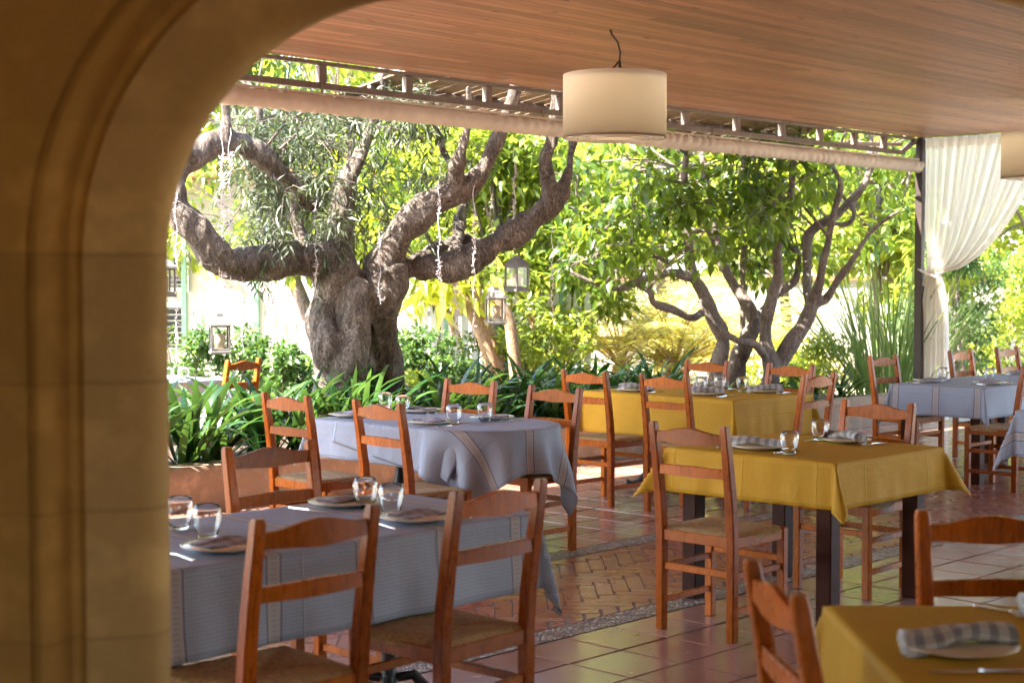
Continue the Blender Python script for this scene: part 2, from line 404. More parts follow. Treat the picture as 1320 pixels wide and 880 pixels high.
# ------------------------------------------------------------------ world, sun, camera
SUN_EL, SUN_DIR = R(50), Vector((-.83, -.38, 0)).normalized()
w = bpy.data.worlds.new("World"); scene.world = w; w.use_nodes = True; nt = w.node_tree; nt.nodes.clear()
sky = nt.nodes.new('ShaderNodeTexSky'); sky.sky_type = 'NISHITA'; sky.sun_disc = False; sky.sun_elevation = SUN_EL
sky.sun_rotation = math.atan2(SUN_DIR.x, SUN_DIR.y); sky.air_density = 1.0; sky.dust_density = 1.6
bg = nt.nodes.new('ShaderNodeBackground'); bg.inputs[1].default_value = .15
wo = nt.nodes.new('ShaderNodeOutputWorld'); nt.links.new(sky.outputs[0], bg.inputs[0]); nt.links.new(bg.outputs[0], wo.inputs[0])
sl = bpy.data.lights.new('sun', 'SUN'); sl.energy = 5.0; sl.angle = R(.5); sl.color = (1, .94, .84)
so = bpy.data.objects.new('sun', sl); C.objects.link(so)
dirv = Vector((SUN_DIR.x*math.cos(SUN_EL), SUN_DIR.y*math.cos(SUN_EL), math.sin(SUN_EL)))
so.rotation_euler = dirv.to_track_quat('Z', 'Y').to_euler(); so.location = (0, 10, 12)
cam = bpy.data.cameras.new('camera'); co = bpy.data.objects.new('camera', cam); C.objects.link(co); scene.camera = co
co.location = (0, 0, H0); co.rotation_euler = (R(90)-PIT, 0, 0)
cam.sensor_width = 36; cam.lens = F/1320*36; cam.clip_end = 500; cam.clip_start = .05
cam.dof.use_dof = True; cam.dof.focus_distance = 9.6; cam.dof.aperture_fstop = 3.6; cam.dof.aperture_blades = 9
vs = scene.view_settings; vs.view_transform = 'Standard'; vs.look = 'None'; vs.exposure = 3.05; vs.gamma = 1; vs.use_curve_mapping = False
scene.render.engine = 'CYCLES'
cy = scene.cycles; cy.max_bounces = 9; cy.diffuse_bounces = 5; cy.glossy_bounces = 4; cy.transmission_bounces = 8; cy.transparent_max_bounces = 10
cy.sample_clamp_indirect = 6; cy.caustics_reflective = False; cy.caustics_refractive = False

# ------------------------------------------------------------------ floor
def clip(poly, nx, ny, d):          # keep nx*x+ny*y <= d
    out = []
    for i in range(len(poly)):
        a, b = poly[i], poly[(i+1) % len(poly)]
        da, db = nx*a[0]+ny*a[1]-d, nx*b[0]+ny*b[1]-d
        if da <= 0: out.append(a)
        if da*db < 0:
            t = da/(da-db); out.append((a[0]+(b[0]-a[0])*t, a[1]+(b[1]-a[1])*t))
    return out
class Paver:
    def __init__(s): s.v = []; s.f = []; s.t = []
    def add(s, poly, gap, z=0.0, bev=.004, jit=.0006):
        if len(poly) < 3: return
        cx = sum(p[0] for p in poly)/len(poly); cy_ = sum(p[1] for p in poly)/len(poly)
        area = abs(sum(poly[i][0]*poly[(i+1) % len(poly)][1]-poly[(i+1) % len(poly)][0]*poly[i][1] for i in range(len(poly))))/2
        if area < .0006: return
        n = len(poly); b = len(s.v); tint = random.random()
        tx, ty, zz = random.gauss(0, .0035), random.gauss(0, .0035), z+random.uniform(-jit, jit)
        for off, dz in ((gap/2+bev, 0), (gap/2, -.0035)):
            for p in poly:
                dx, dy = cx-p[0], cy_-p[1]; L = math.hypot(dx, dy) or 1
                k = off*1.3/L; q = (p[0]+dx*k, p[1]+dy*k)
                s.v.append(W(q[0], q[1], zz+dz+tx*(q[0]-cx)+ty*(q[1]-cy_)))
        s.f.append(tuple(b+i for i in range(n))); s.t.append(tint)
        for i in range(n): s.f.append((b+i, b+(i+1) % n, b+n+(i+1) % n, b+n+i)); s.t.append(tint)
    def build(s, name, m, parent):
        me = pymesh(name, s.v, s.f); a = me.attributes.new('tint', 'FLOAT', 'FACE'); a.data.foreach_set('value', s.t)
        bm = bmesh.new(); bm.from_mesh(me); bmesh.ops.recalc_face_normals(bm, faces=bm.faces); 
        for f in bm.faces:
            if f.normal.z < 0: f.normal_flip()
        bm.to_mesh(me); bm.free(); return link(name, me, m, parent)
B1, B2, PW = -4.755, -6.095, .085
floor = bpy.data.objects.new('floor', None); C.objects.link(floor); floor['kind'] = 'structure'
TS = .335; UMAX = 16.3
def keep(poly):
    return clip(poly, 1, 0, UMAX)
pv = Paver()
def row(v0, v1, off):
    u = -6.0 + off
    while u < UMAX:
        y = u*K - v0*S
        if y > -1.5 and u*S+v0*K > -11: pv.add(keep([(u, v0), (u+TS, v0), (u+TS, v1), (u, v1)]), .013)
        u += TS
v = B1+PW
while v < 8: row(v, v+TS, .12); v += TS
v = B2-PW
while v > -9.0: row(max(v-TS, -9.0), v, .20); v -= TS
pv.build('terracotta_tiles', MT['terracotta'], floor)
hb = Paver(); w_ = .087; n_ = 4; ca = math.cos(TH-PI/2); 
def h2uv(x, y):                      # world-aligned herringbone -> uv
    return (x*S+y*K, x*K-y*S)
Lmin, Lmax = -30, 190
for a in range(-60, 300):
    for b in range(-45, 45):
        for kind in (0, 1):
            if kind == 0: x0, y0, dx, dy = a+b*2*n_, a, n_, 1
            else: x0, y0, dx, dy = a+n_+b*2*n_, a-n_+1, 1, n_
            x0 *= w_; y0 *= w_; dx *= w_; dy *= w_
            x0 -= 6; 
            if not (-12 < x0 < 17 and -1 < y0 < 17.5): continue
            q = [h2uv(x0, y0), h2uv(x0+dx, y0), h2uv(x0+dx, y0+dy), h2uv(x0, y0+dy)]
            if max(p[1] for p in q) < B2+PW or min(p[1] for p in q) > B1-PW or max(p[0] for p in q) < -2: continue
            q = clip(q, 0, 1, B1-PW); q = clip(q, 0, -1, -(B2+PW)); hb.add(keep(q), .014)
hb.build('herringbone_bricks', MT['brick'], floor)
pb = MB()
for b in (B1, B2):
    n = 60
    us = [-6+(UMAX+6)*i/n for i in range(n+1)]
    vsx = []
    for u in us: vsx += [W(u, b-PW+.004, .0005), W(u, b+PW-.004, .0005)]
    pb.add(vsx, [(2*i, 2*i+1, 2*i+3, 2*i+2) for i in range(n)])
pb.build('pebble_border', MT['pebbles'], floor)
gr = MB(); gr.add([W(-8, -9.0, -.004), W(UMAX, -9.0, -.004), W(UMAX, 8.5, -.004), W(-8, 8.5, -.004)], [(0, 1, 2, 3)])
gr.build('grout_bed', MT['grout'], floor)
mo = MB(); mo.add([W(-6, B2+PW-.01, -.0022), W(UMAX, B2+PW-.01, -.0022), W(UMAX, B1-PW+.01, -.0022), W(-6, B1-PW+.01, -.0022)], [(0, 1, 2, 3)]); mo.build('mortar_bed', MT['mortar'], floor)
g = MB(); g.add([(-150, -60, -.03), (150, -60, -.03), (150, 220, -.03), (-150, 220, -.03)], [(0, 1, 2, 3)])
tag(g.build('ground', MT['earth']), kind='structure')

# ------------------------------------------------------------------ building with the arch
bld = thing('restaurant_building', 'ochre stone building front with a rounded archway framing the terrace', 'building', (0, 3, 0))
XL, XR, RA, ZS = -.672, 1.36, .516, 1.65
def contour(o):
    pts = []; r = RA+o
    for i in range(9): pts.append((XL-o, ZS*i/8))
    for i in range(1, 25):
        a = PI - PI/2*i/24; pts.append((XL+RA+r*math.cos(a), ZS+r*math.sin(a)))
    for i in range(1, 25):
        t = i/24; pts.append((XL+RA+(XR-XL-2*RA)*t, ZS+r))
    for i in range(1, 25):
        a = PI/2 - PI/2*i/24; pts.append((XR-RA+r*math.cos(a), ZS+r*math.sin(a)))
    for i in range(1, 9): pts.append((XR+o, ZS*(1-i/8)))
    return pts
def sweep(prof):
    mb = MB(); vs_ = []; m_ = 0
    for o, y in prof:
        c = contour(o); m_ = len(c); vs_ += [Vector((x, y-3, z)) for x, z in c]
    f = [(i*m_+k, i*m_+k+1, (i+1)*m_+k+1, (i+1)*m_+k) for i in range(len(prof)-1) for k in range(m_-1)]
    return mb.add(vs_, f)
sweep([(6.0, 3.30), (.13, 3.30)]).build('unseen_low_bounce_face', MT['low_bounce_brown'], bld)  # unseen side, given an invented dark colour to cut bounce onto the chairs
sweep([(.13, 3.30), (.0, 3.03), (.0, 3.0), (.006, 2.975), (.02, 2.957), (.04, 2.948), (.09, 2.938), (.138, 2.930)]).build('arch_surround', MT['surround_stone'], bld, auto=R(35))
sweep([(.138, 2.930), (.146, 2.944), (.156, 2.950), (.168, 2.944), (.178, 2.92), (.184, 2.893), (.194, 2.878), (.207, 2.872), (.220, 2.876), (.230, 2.888), (.234, 2.900), (.238, 2.902)]).build('arch_moulding', MT['ochre_stone'], bld, auto=R(35))
sweep([(.238, 2.902), (.6, 2.90), (6.0, 2.90)]).build('wall', MT['ochre_stone'], bld)
rm = MB(); rm.box((-3.3, -2.6, 1.45), (.2, 5.2+.0, 2.9)); rm.box((4.0, -2.6, 1.45), (.2, 5.2, 2.9)); 
rm.box((.35, -2.6, 3.0), (7.5, 5.2, .2)); rm.box((-1.8, -5.3, 1.45), (3.2, .2, 2.9)); rm.box((2.9, -5.3, 1.45), (2.4, .2, 2.9)); rm.box((.75, -5.3, 2.55), (1.9, .2, .7))  # unseen back wall, its gap sized to let some sky light the arch
rm.build('inner_room_walls', MT['plaster'], bld)

# ------------------------------------------------------------------ pavilion roof
ZC = 3.23; VB, UC = -9.0, 16.06
pav = thing('terrace_pavilion', 'covered terrace roof with reddish timber board ceiling and dark corner post', 'pavilion', W(UC, VB, 0), ROT_U)
def PL(u, v, z): return Vector((u-UC, -(v-VB), z))     # into the pavilion's own axes (x along u, y towards -v)
vv = []; ff = []; tt = []
v = VB; bw = .092
while v < 13:
    u0 = (3.05+S*v)/K if True else 0
    u0 = max(u0, -8); u = u0 - random.uniform(0, 3)
    if u0 > UC: v += bw; continue
    while u < UC:
        L = random.uniform(2.4, 4.2); a, b = max(u, u0), min(u+L, UC)
        if b > a+.01:
            i = len(vv); z = ZC + random.uniform(0, .0008)
            e = .0034
            vv += [PL(a+.003, v+e, z), PL(b-.003, v+e, z), PL(b-.003, v+bw-e, z), PL(a+.003, v+bw-e, z),
                   PL(a+.001, v, z+.004), PL(b-.001, v, z+.004), PL(b-.001, v+bw, z+.004), PL(a+.001, v+bw, z+.004)]
            ff += [(i, i+1, i+2, i+3), (i, i+1, i+5, i+4), (i+3, i+2, i+6, i+7)]; tt += [random.random()]*1 ; tt += [tt[-1]]*2
        u += L
    v += bw
me = pymesh('ceiling', vv, ff); at_ = me.attributes.new('tint', 'FLOAT', 'FACE'); at_.data.foreach_set('value', tt)
link('ceiling', me, MT['ceiling_boards'], pav)
poly = [(UC+.02, VB-.02), (UC+.02, 13), ((3.05+S*13)/K, 13), ((3.05+S*VB)/K, VB-.02)]
if poly[2][0] > UC: poly = [(UC+.02, VB-.02), (UC+.02, (K*UC-3.05)/S), ((3.05+S*VB)/K, VB-.02)]
rs = MB(); nn = len(poly)
rs.add([PL(a, b, ZC+.012) for a, b in poly]+[PL(a, b, ZC+.16) for a, b in poly], [tuple(range(nn)), tuple(range(nn, 2*nn))]+[(i, (i+1) % nn, nn+(i+1) % nn, nn+i) for i in range(nn)])
rs.build('roof', MT['roof_slab'], pav)
tr = MB()
tr.bar(PL(3, VB-.03, 3.045), PL(UC-.35, VB-.03, 3.045), .05, .046)
tr.bar(PL(3, VB-.03, 3.213), PL(UC-.02, VB-.03, 3.213), .05, .026)
for u in (5.6, 6.45, 7.32, 8.18, 9.06, 9.95, 10.85, 11.7, 12.52, 13.3, 14.0, 14.67, 15.28):
    tr.bar(PL(u, VB-.03, 3.07), PL(u, VB-.03, 3.195), .07, .05)
tr.bar(PL(15.65, VB-.03, 3.05), PL(UC-.1, VB-.03, 3.19), .045, .05)
tr.bar(PL(14.4, VB-.5, 3.10), PL(15.7, VB-.06, 3.14), .05, .04)
tr.build('truss', MT['truss_paint'], pav)
MB().bar(PL(UC-.02, VB, 0), PL(UC-.02, VB, ZC), .085, .085).build('corner_post', MT['post_paint'], pav)
MB().bar(PL(UC+.05, VB+.1, 3.20), PL(UC+.05, VB+15, 3.20), .03, .03).build('curtain_rail', MT['post_paint'], pav)
for q in (5.0, 10.0): MB().bar(PL(UC-.02, VB+q, 0), PL(UC-.02, VB+q, ZC), .085, .085).build('post', MT['post_paint'], pav)

# rolled-up canvas blind
rb = MB(); nseg = 900; nr = 24; vs_ = []
u0, u1 = 3.2, UC-.06
for i in range(nseg+1):
    u = u0+(u1-u0)*i/nseg
    for k in range(nr):
        a = 2*PI*k/nr
        nn_ = noise.noise(Vector((u*.9, 3, 1))); r = .067 + .004*noise.noise(Vector((u*9+a*1.6, math.cos(a)*1.2, math.sin(a)*1.2))) + (.003+.010*abs(nn_))*math.sin(u*52+a*2.2*(1 if nn_ > 0 else -1)+3*noise.noise(Vector((u*3, 0, a*.3))))
        vs_.append(Vector(((u-UC), math.cos(a)*r, math.sin(a)*r)))
ff = [(i*nr+k, i*nr+(k+1) % nr, (i+1)*nr+(k+1) % nr, (i+1)*nr+k) for i in range(nseg) for k in range(nr)]
ff += [tuple(range(nr)), tuple(nseg*nr+k for k in range(nr))]
rbr = thing('rolled_blind', 'rolled cream canvas blind hanging along the garden edge below the truss', 'blind', W(UC, VB, 2.905), ROT_U)
o = rb.add(vs_, ff).build('canvas_roll', MT['blind_canvas'], rbr, smooth=True)
tp = MB(); tp.bar((u0-UC, 0.0, .078), (u1-UC, 0, .078), .03, .018); tp.build('top_batten', MT['blind_canvas'], rbr)
for u in (5, 7.3, 9.7, 12.1, 14.3): MB().bar((u-UC, 0, .085), (u-UC, 0, .15), .02, .01).build('bracket', MT['truss_paint'], rbr)

# ------------------------------------------------------------------ curtain
def curtain():
    t = thing('curtain', 'white sheer curtain tied back to the dark corner post', 'curtain', W(UC, VB, 0), ROT_U)
    ns, nz = 260, 110; vs_ = []
    zt, ztie = 3.205, 1.70
    for j in range(nz+1):
        z = zt-(zt-.03)*j/nz
        if z > ztie:
            f = (z-ztie)/(zt-ztie); wd = .13+1.50*f**.5; sq = f**.6; x0 = .09*(1-f)**2
        else:
            f = (ztie-z)/ztie; q_ = 1-math.exp(-f*7); wd = .13+.26*q_; sq = .25*q_; x0 = .09-.12*q_
        for i in range(ns+1):
            s = i/ns
            ph = s*13*2*PI
            amp = .022+.016*(1-sq)
            y = x0 + wd*s + .010*math.sin(ph*.5+z)
            x = amp*math.sin(ph+.6*math.sin(z*1.7+s*5)) + .012*math.sin(ph*2.3+1)+ .10*(1-sq)*math.sin(PI*s)*.5
            zz = z
            if z > ztie: zz = z - .10*(1-abs(2*f-1))*math.sin(PI*s)*.6
            if j == 0: zz = z + .008*math.sin(ph)
            vs_.append((x, -y, zz))     # y towards +v is negative local y
    f = np.arange(nz*(ns+1)).reshape(nz, ns+1)[:, :-1]
    fa = np.stack([f, f+1, f+ns+2, f+ns+1], -1).reshape(-1, 4)
    me = npmesh('drape', np.array(vs_), fa, smooth=True); link('drape', me, MT['sheer'], t)
    hd = MB(); n = 120; vv_ = []
    for i in range(n+1):
        s = i/n; x = .026*math.sin(s*13*2*PI) - .012
        vv_ += [(x, -(1.63*s), 3.222), (x, -(1.63*s), 3.10+.012*math.cos(s*13*2*PI))]
    hd.add(vv_, [(2*i, 2*i+1, 2*i+3, 2*i+2) for i in range(n)]); hd.build('heading', MT['sheer'], t, smooth=True)
    tb = MB(); pts = []
    for i in range(25):
        a = 2*PI*i/24; pts.append((.075*math.cos(a), -.07-.12*math.sin(a)*1.0-.02, 1.70-.05*math.sin(a)+.0))
    tb.tube(pts, .014, 8); tb.build('tieback', MT['sheer'], t, smooth=True)
curtain()

# ------------------------------------------------------------------ pendant lamps
def lamp(loc, r=.335):
    t = thing('pendant_lamp', 'cream drum pendant lamp at top centre, hanging between the two trees', 'lamp', loc)
    z0, z1 = -.70, -.29
    sh = MB(); sh.lathe([(r, z0), (r, z1), (r-.004, z1), (r-.004, z0), (r, z0)], 64); sh.build('shade', MT['lamp_shade'], t, auto=R(40))
    df = MB(); df.lathe([(0, z0+.006), (r-.006, z0+.006), (r-.006, z0+.011), (0, z0+.011)], 48); df.build('diffuser', MT['lamp_shade'], t)
    td = MB(); td.lathe([(0, z1-.03), (r-.006, z1-.03), (r-.006, z1-.026), (0, z1-.026)], 48); td.build('added_top_baffle', MT['lamp_shade'], t)  # disc added to keep the bulb's light off the ceiling
    rg = MB()
    for rr, zz in ((r-.014, z0+.0015), (r*.72, z0+.0015), (r*.45, z0+.0015)):
        rg.tube([(rr*math.cos(2*PI*i/40), rr*math.sin(2*PI*i/40), zz) for i in range(41)], .004, 6)
    rg.build('ring', MT['steel'], t)
    sp_ = MB()
    for k in range(3): a = 2*PI*k/3+.3; sp_.tube([(0, 0, z1-.01), (r*math.cos(a)*.99, r*math.sin(a)*.99, z1-.01)], .003, 6)
    sp_.build('spider_frame', MT['steel'], t)
    cd = MB(); cd.tube([(-.03, 0, 0), (-.02, 0, -.03), (.02, .01, -.08), (.035, 0, -.15), (.03, 0, -.20), (.0, 0, -.235), (-.05, 0, -.28), (-.045, 0, -.30)], .0065, 8)
    cd.tube([(.03, 0, -.20), (.035, 0, -.25), (.03, 0, -.30)], .010, 8); cd.build('cord', MT['cord'], t, smooth=True)
    bl = MB(); bl.lathe([(.0, z0+.09), (.03, z0+.10), (.035, z0+.14), (.02, z0+.17), (0, z0+.175)], 16); bl.build('bulb', MT['bulb_glow'], t, smooth=True)
    return t
L1 = lamp((.665, 10.1, ZC))
L1['group'] = 'pendant lamps under the ceiling'
dup(L1, (4.76, 14.05, ZC), 1.3, 'cream drum pendant lamp beside the curtain, cut by the right edge')

# ------------------------------------------------------------------ chair
def make_chair():
    t = thing('ladder_back_chair', 'x', 'chair'); wd = MT['chair_wood']
    hw, dp, hh = .20, .385, .97                # local: rear posts at y=0, seat towards +y
    lean = .065
    for s in (-1, 1):
        p = MB(); a = Vector((s*hw, 0, 0)); b = Vector((s*hw, 0, .46)); c = Vector((s*hw, -lean, hh))
        n = 5; sec = []
        zs = [(0, 0, .036), (.006, 0, .042), (.46, 0, .045), (.60, -.010, .045), (.80, -.038, .042), (.955, -lean+.001, .038), (.97, -lean, .030)]
        vv_ = []
        for z, y, w2 in zs:
            h2 = w2/2; e = .005
            for i, j in ((-h2+e, -h2), (h2-e, -h2), (h2, -h2+e), (h2, h2-e), (h2-e, h2), (-h2+e, h2), (-h2, h2-e), (-h2, -h2+e)):
                vv_.append((s*hw+i, y+j, z))
        f = [tuple(range(7, -1, -1)), tuple(range(8*(len(zs)-1), 8*len(zs)))]
        for r_ in range(len(zs)-1):
            for i in range(8): j = (i+1) % 8; f.append((r_*8+i, r_*8+j, r_*8+8+j, r_*8+8+i))
        p.add(vv_, f); p.build('post', wd, t, auto=R(30))
        q = MB(); q.bar((s*.205, dp, 0), (s*.205, dp, .475), .040, .040, .004); q.build('leg', wd, t, auto=R(30))
    def rail(zc_end, he, zc_mid, hm, name, bulge):
        m = MB(); n = 20; vv_ = []; f = []
        for i in range(n+1):
            s = -1+2*i/n; x = s*(hw-.021)
            e = .5+.5*math.cos(PI*max(-1, min(1, s*1.08))); 
            top = zc_end+he/2 + (zc_mid+hm/2-zc_end-he/2)*e; bot = zc_end-he/2 + (zc_mid-hm/2-zc_end+he/2)*e
            y = -lean*((zc_mid-.5)/.47) - bulge*(1-s*s); th = .011
            for yy, zz in ((y-th, bot+.002), (y-th, top-.003), (y-th+.003, top), (y+th-.003, top), (y+th, top-.003), (y+th, bot+.002)): vv_.append((x, yy, zz))
        for i in range(n):
            for k in range(6): j = (k+1) % 6; f.append((i*6+k, i*6+j, (i+1)*6+j, (i+1)*6+k))
        f += [tuple(range(6)), tuple(range(n*6, n*6+6))]
        m.add(vv_, f); m.build(name, wd, t, auto=R(30))
    rail(.905, .050, .912, .082, 'top_rail', .012)
    rail(.752, .046, .752, .052, 'back_rail', .010)
    # seat frame
    sf = MB(); z = .445
    for s in (-1, 1): sf.bar((s*.203, .02, z), (s*.205, dp-.018, z), .026, .05)
    sf.bar((-.19, dp+.0, z), (.19, dp+.0, z), .026, .05); sf.bar((-.18, 0, z), (.18, 0, z), .026, .05)
    sf.build('seat_frame', wd, t)
    # rush seat
    n = 22; vv_ = []; uvs = []
    for j in range(n+1):
        for i in range(n+1):
            a, b = -1+2*i/n, -1+2*j/n
            x = a*(.222 if b > 0 else .222-.016*(-b)); y = .192+b*.205
            m_ = max(abs(a), abs(b)); d_ = min(abs(abs(a)-abs(b))*6, 1)
            z = .478 + .014*(1-m_**4) - .006*(1-d_)*(1-m_*.3) - (.014 if m_ > .98 else 0) - .012*(1-m_)**1.5
            r_ = (abs(a)*abs(b))**10
            x *= 1-.05*r_; y = .192+(y-.192)*(1-.05*r_)
            vv_.append((x, y, z+random.uniform(-.0008, .0008)))
    f = [(j*(n+1)+i, j*(n+1)+i+1, (j+1)*(n+1)+i+1, (j+1)*(n+1)+i) for j in range(n) for i in range(n)]
    rim = [i for i in range(n+1)]+[j*(n+1)+n for j in range(1, n+1)]+[n*(n+1)+i for i in range(n-1, -1, -1)]+[j*(n+1) for j in range(n-1, 0, -1)]
    base = len(vv_); 
    for k in rim: x, y, z = vv_[k]; vv_.append((x*.985, .192+(y-.192)*.985, .452))
    m_ = len(rim)
    f += [(rim[k], rim[(k+1) % m_], base+(k+1) % m_, base+k) for k in range(m_)]+[tuple(base+k for k in range(m_))]
    MB().add(vv_, f).build('seat', MT['rush'], t, auto=R(50))
    for s in (-1, 1):
        for z in (.135, .295): MB().bar((s*.201, .018, z), (s*.204, dp-.016, z), .018, .030).build('stretcher', wd, t)
    MB().bar((-.185, dp, .33), (.185, dp, .33), .018, .030).build('stretcher', wd, t)
    MB().bar((-.18, 0, .30), (.18, 0, .30), .018, .032).build('stretcher', wd, t)
    return t
chair0 = make_chair(); used = [False]
def chair(u, v, face, label, group='ladder back chairs around the tables', dr=0, world=False):
    """u,v = middle of the rear feet; face = direction the sitter looks: '+u','-u','+v','-v' or world angle"""
    ang = {'+u': ROT_U, '-u': ROT_U+PI, '+v': ROT_U-PI/2, '-v': ROT_U+PI/2}[face] if isinstance(face, str) else face
    loc = Vector((u, v, 0)) if world else W(u, v, 0)
    rz = ang - PI/2 + R(dr) + R(random.uniform(-1.6, 1.6))
    if not used[0]:
        used[0] = True; chair0.location = loc; chair0.rotation_euler = (0, 0, rz); chair0['label'] = label; chair0['group'] = group; return chair0
    return dup(chair0, loc, rz, label, group)
chair(2.74, -3.47, '-v', 'wooden chair at the bottom left, nearest the arch wall, back to viewer', dr=-2)
chair(3.50, -3.50, '-v', 'wooden chair right of the front gray table corner, rush seat fully seen', dr=3)
chair(3.75, -4.90, '+v', 'chair facing the viewer behind the front gray table, beside the planter', dr=0)
chair(5.51, -7.05, '+u', 'chair left of the oval gray table, against the strappy plants')
chair(5.51, -6.25, '+u', 'chair in front of the oval gray table, back to viewer', dr=-4)
chair(6.98, -7.17, '-u', 'chair behind the oval gray table, only its back showing', dr=3)
chair(6.90, -6.36, '-u', 'chair at the rounded right end of the oval gray table', dr=0)
chair(8.40, -7.33, '+u', 'chair at the left front of the back mustard table')
chair(8.42, -6.62, '+u', 'chair at the right front of the back mustard table', dr=-4)
chair(10.02, -7.55, '-u', 'chair behind the back mustard table, before the left citrus trunk')
chair(10.02, -6.75, '-u', 'chair behind the back mustard table, before the right citrus trunk')
chair(9.20, -5.99, '-v', 'chair at the right end of the back mustard table', dr=3)
chair(5.63, -4.27, '+u', 'chair with tan rush seat in front of the middle mustard table', dr=0)
chair(7.25, -4.34, '-u', 'chair pushed in behind the middle mustard table, facing the viewer', dr=0)
chair(.64, 3.39, 0.0, 'blurred chair seen side on, left of the foreground mustard table', dr=4, world=True)
chair(1.36, 4.30, -PI/2, 'blurred chair behind the foreground mustard table at the right edge', world=True)
chair(11.80, -6.90, '+v', 'chair on the window side of the lilac table, left of the curtain')
chair(13.17, -6.90, '+v', 'chair behind the lilac table, just right of the curtain')
chair(14.09, -6.90, '+v', 'farthest chair at the right, beyond the lilac tables')
chair(11.32, -5.42, '-v', 'chair on the near side of the lilac table, cut by the right edge')
chair(-2.26, 12.75, ROT_U+PI/2+.25, 'chair out in the garden beyond the strappy plants', world=True)

# ------------------------------------------------------------------ tables and cloths
def near_rect(a, b):
    def f(x, y):
        px, py = max(-a, min(a, x)), max(-b, min(b, y)); return px, py
    return f
def near_caps(r, y0):                # rect |x|<=r, y0<=y<=0 plus a half disc of radius r at y>0
    def f(x, y):
        if y <= 0: return max(-r, min(r, x)), max(y0, y)
        d = math.hypot(x, y)
        return (x, y) if d <= r else (x*r/d, y*r/d)
    return f
def cloth(name, near, dom, rot, step, seed, mode, out0=.0, lift=0.0, kcorner=.34, cen=(0, 0)):
    x0, x1, y0, y1 = dom; nx, ny = int((x1-x0)/step)+1, int((y1-y0)/step)+1
    cr, sr = math.cos(rot), math.sin(rot); vs_ = []; uv_ = []
    for j in range(ny+1):
        for i in range(nx+1):
            X = x0+(x1-x0)*i/nx; Y = y0+(y1-y0)*j/ny
            x = cen[0]+X*cr-Y*sr; y = cen[1]+X*sr+Y*cr
            px, py = near(x, y); ex, ey = x-px, y-py; e = math.hypot(ex, ey)
            if e < 1e-6:
                nz = .0022*noise.noise(Vector((x*3+seed, y*3, 0)))+.0012*noise.noise(Vector((x*9+seed, y*9, 4)))
                vs_.append((x, y, lift+nz))
            else:
                nxx, nyy = ex/e, ey/e; phi = math.atan2(abs(ey), abs(ex)); th = math.atan2(ey, ex)
                arc = px*nyy-py*nxx
                k = .07+.07*noise.noise(Vector((arc*4.2+seed, th*2, 0)))+.05*noise.noise(Vector((arc*10, seed, th*4)))
                if mode == 'rect': k += kcorner*max(0, math.sin(2*phi))**1.2
                elif mode == 'caps' and y > 0: k += .09+.12*math.sin(th*13+seed)*min(1, e*7)+.05*math.sin(th*7+1)
                elif mode == 'caps': k += kcorner*max(0, math.sin(2*phi))**1.2
                k = max(.02, min(.75, k)); r0 = .012
                o_ = e*k; dz = math.sqrt(max(0, e*e-o_*o_))
                if e < .03: q = e/.03; o_ = o_*(q)+ (e*.6)*(1-q); dz = math.sqrt(max(0, e*e-o_*o_))*min(1, .35+.65*q)
                wob = .010*noise.noise(Vector((arc*7+seed, e*5, th*3)))*min(1, e*6)
                vs_.append((px+nxx*(o_+wob+out0), py+nyy*(o_+wob+out0), lift-dz))
            uv_.append((X, Y))
    f = np.arange(ny*(nx+1)).reshape(ny, nx+1)[:, :-1]
    fa = np.stack([f, f+1, f+nx+2, f+nx+1], -1).reshape(-1, 4)
    me = npmesh(name, np.array(vs_), fa, uv=np.array(uv_), smooth=True); q = np.array(uv_)
    ed = np.minimum.reduce([q[:, 0]-x0, x1-q[:, 0], q[:, 1]-y0, y1-q[:, 1]]).astype(np.float32)
    a_ = me.attributes.new('edge', 'FLOAT', 'POINT'); a_.data.foreach_set('value', ed); return me
ZT = .765
def setcloth(me, m, loc, rz, label, cat='tablecloth', group='tablecloths'):
    o = link('tablecloth', me, m); o.location = loc; o.rotation_euler = (0, 0, rz); sm = o.modifiers.new('thick', 'SOLIDIFY'); sm.thickness = .0022; sm.offset = 0
    return tag(o, label, cat, group)
def wood_table(loc, rz, a, b, label, inset=.06, lw=.085, name='wooden_table'):
    t = thing(name, label, 'table', loc, rz, 'tables on the terrace')
    MB().box((0, 0, ZT-.018), (2*a-.01, 2*b-.01, .03), ch=.004).build('tabletop', MT['dark_wood'], t)
    ap = MB()
    for s in (-1, 1):
        ap.box((0, s*(b-inset-.02), ZT-.075), (2*(a-inset), .022, .08)); ap.box((s*(a-inset-.02), 0, ZT-.075), (.022, 2*(b-inset)-.05, .079))
    ap.build('apron', MT['dark_wood'], t)
    for sx in (-1, 1):
        for sy in (-1, 1):
            MB().bar((sx*(a-inset-lw/2), sy*(b-inset-lw/2), 0), (sx*(a-inset-lw/2), sy*(b-inset-lw/2), ZT-.034), lw, lw, .005).build('leg', MT['dark_wood'], t)
    return t
def iron_base(mb, x, y):
    mb.lathe([(.0, .05), (.045, .05), (.05, .09), (.03, .12), (.026, .25), (.04, .30), (.045, .36), (.028, .42), (.024, .60), (.05, .66), (.05, .70), (0, .70)], 20, (x, y, 0))
    for k in range(4):
        a = PI/4+k*PI/2; c, s_ = math.cos(a), math.sin(a)
        pts = [(x+c*r, y+s_*r, z) for r, z in ((.03, .16), (.09, .17), (.14, .12), (.19, .06), (.24, .045), (.28, .06), (.285, .035), (.26, .02), (.22, .03))]
        mb.tube(pts, [.018, .02, .02, .02, .018, .018, .018, .016, .012], 8)
        pts = [(x+c*r, y+s_*r, z) for r, z in ((.03, .10), (.08, .06), (.12, .03), (.10, .015), (.08, .03))]
        mb.tube(pts, .012, 7)
    return mb
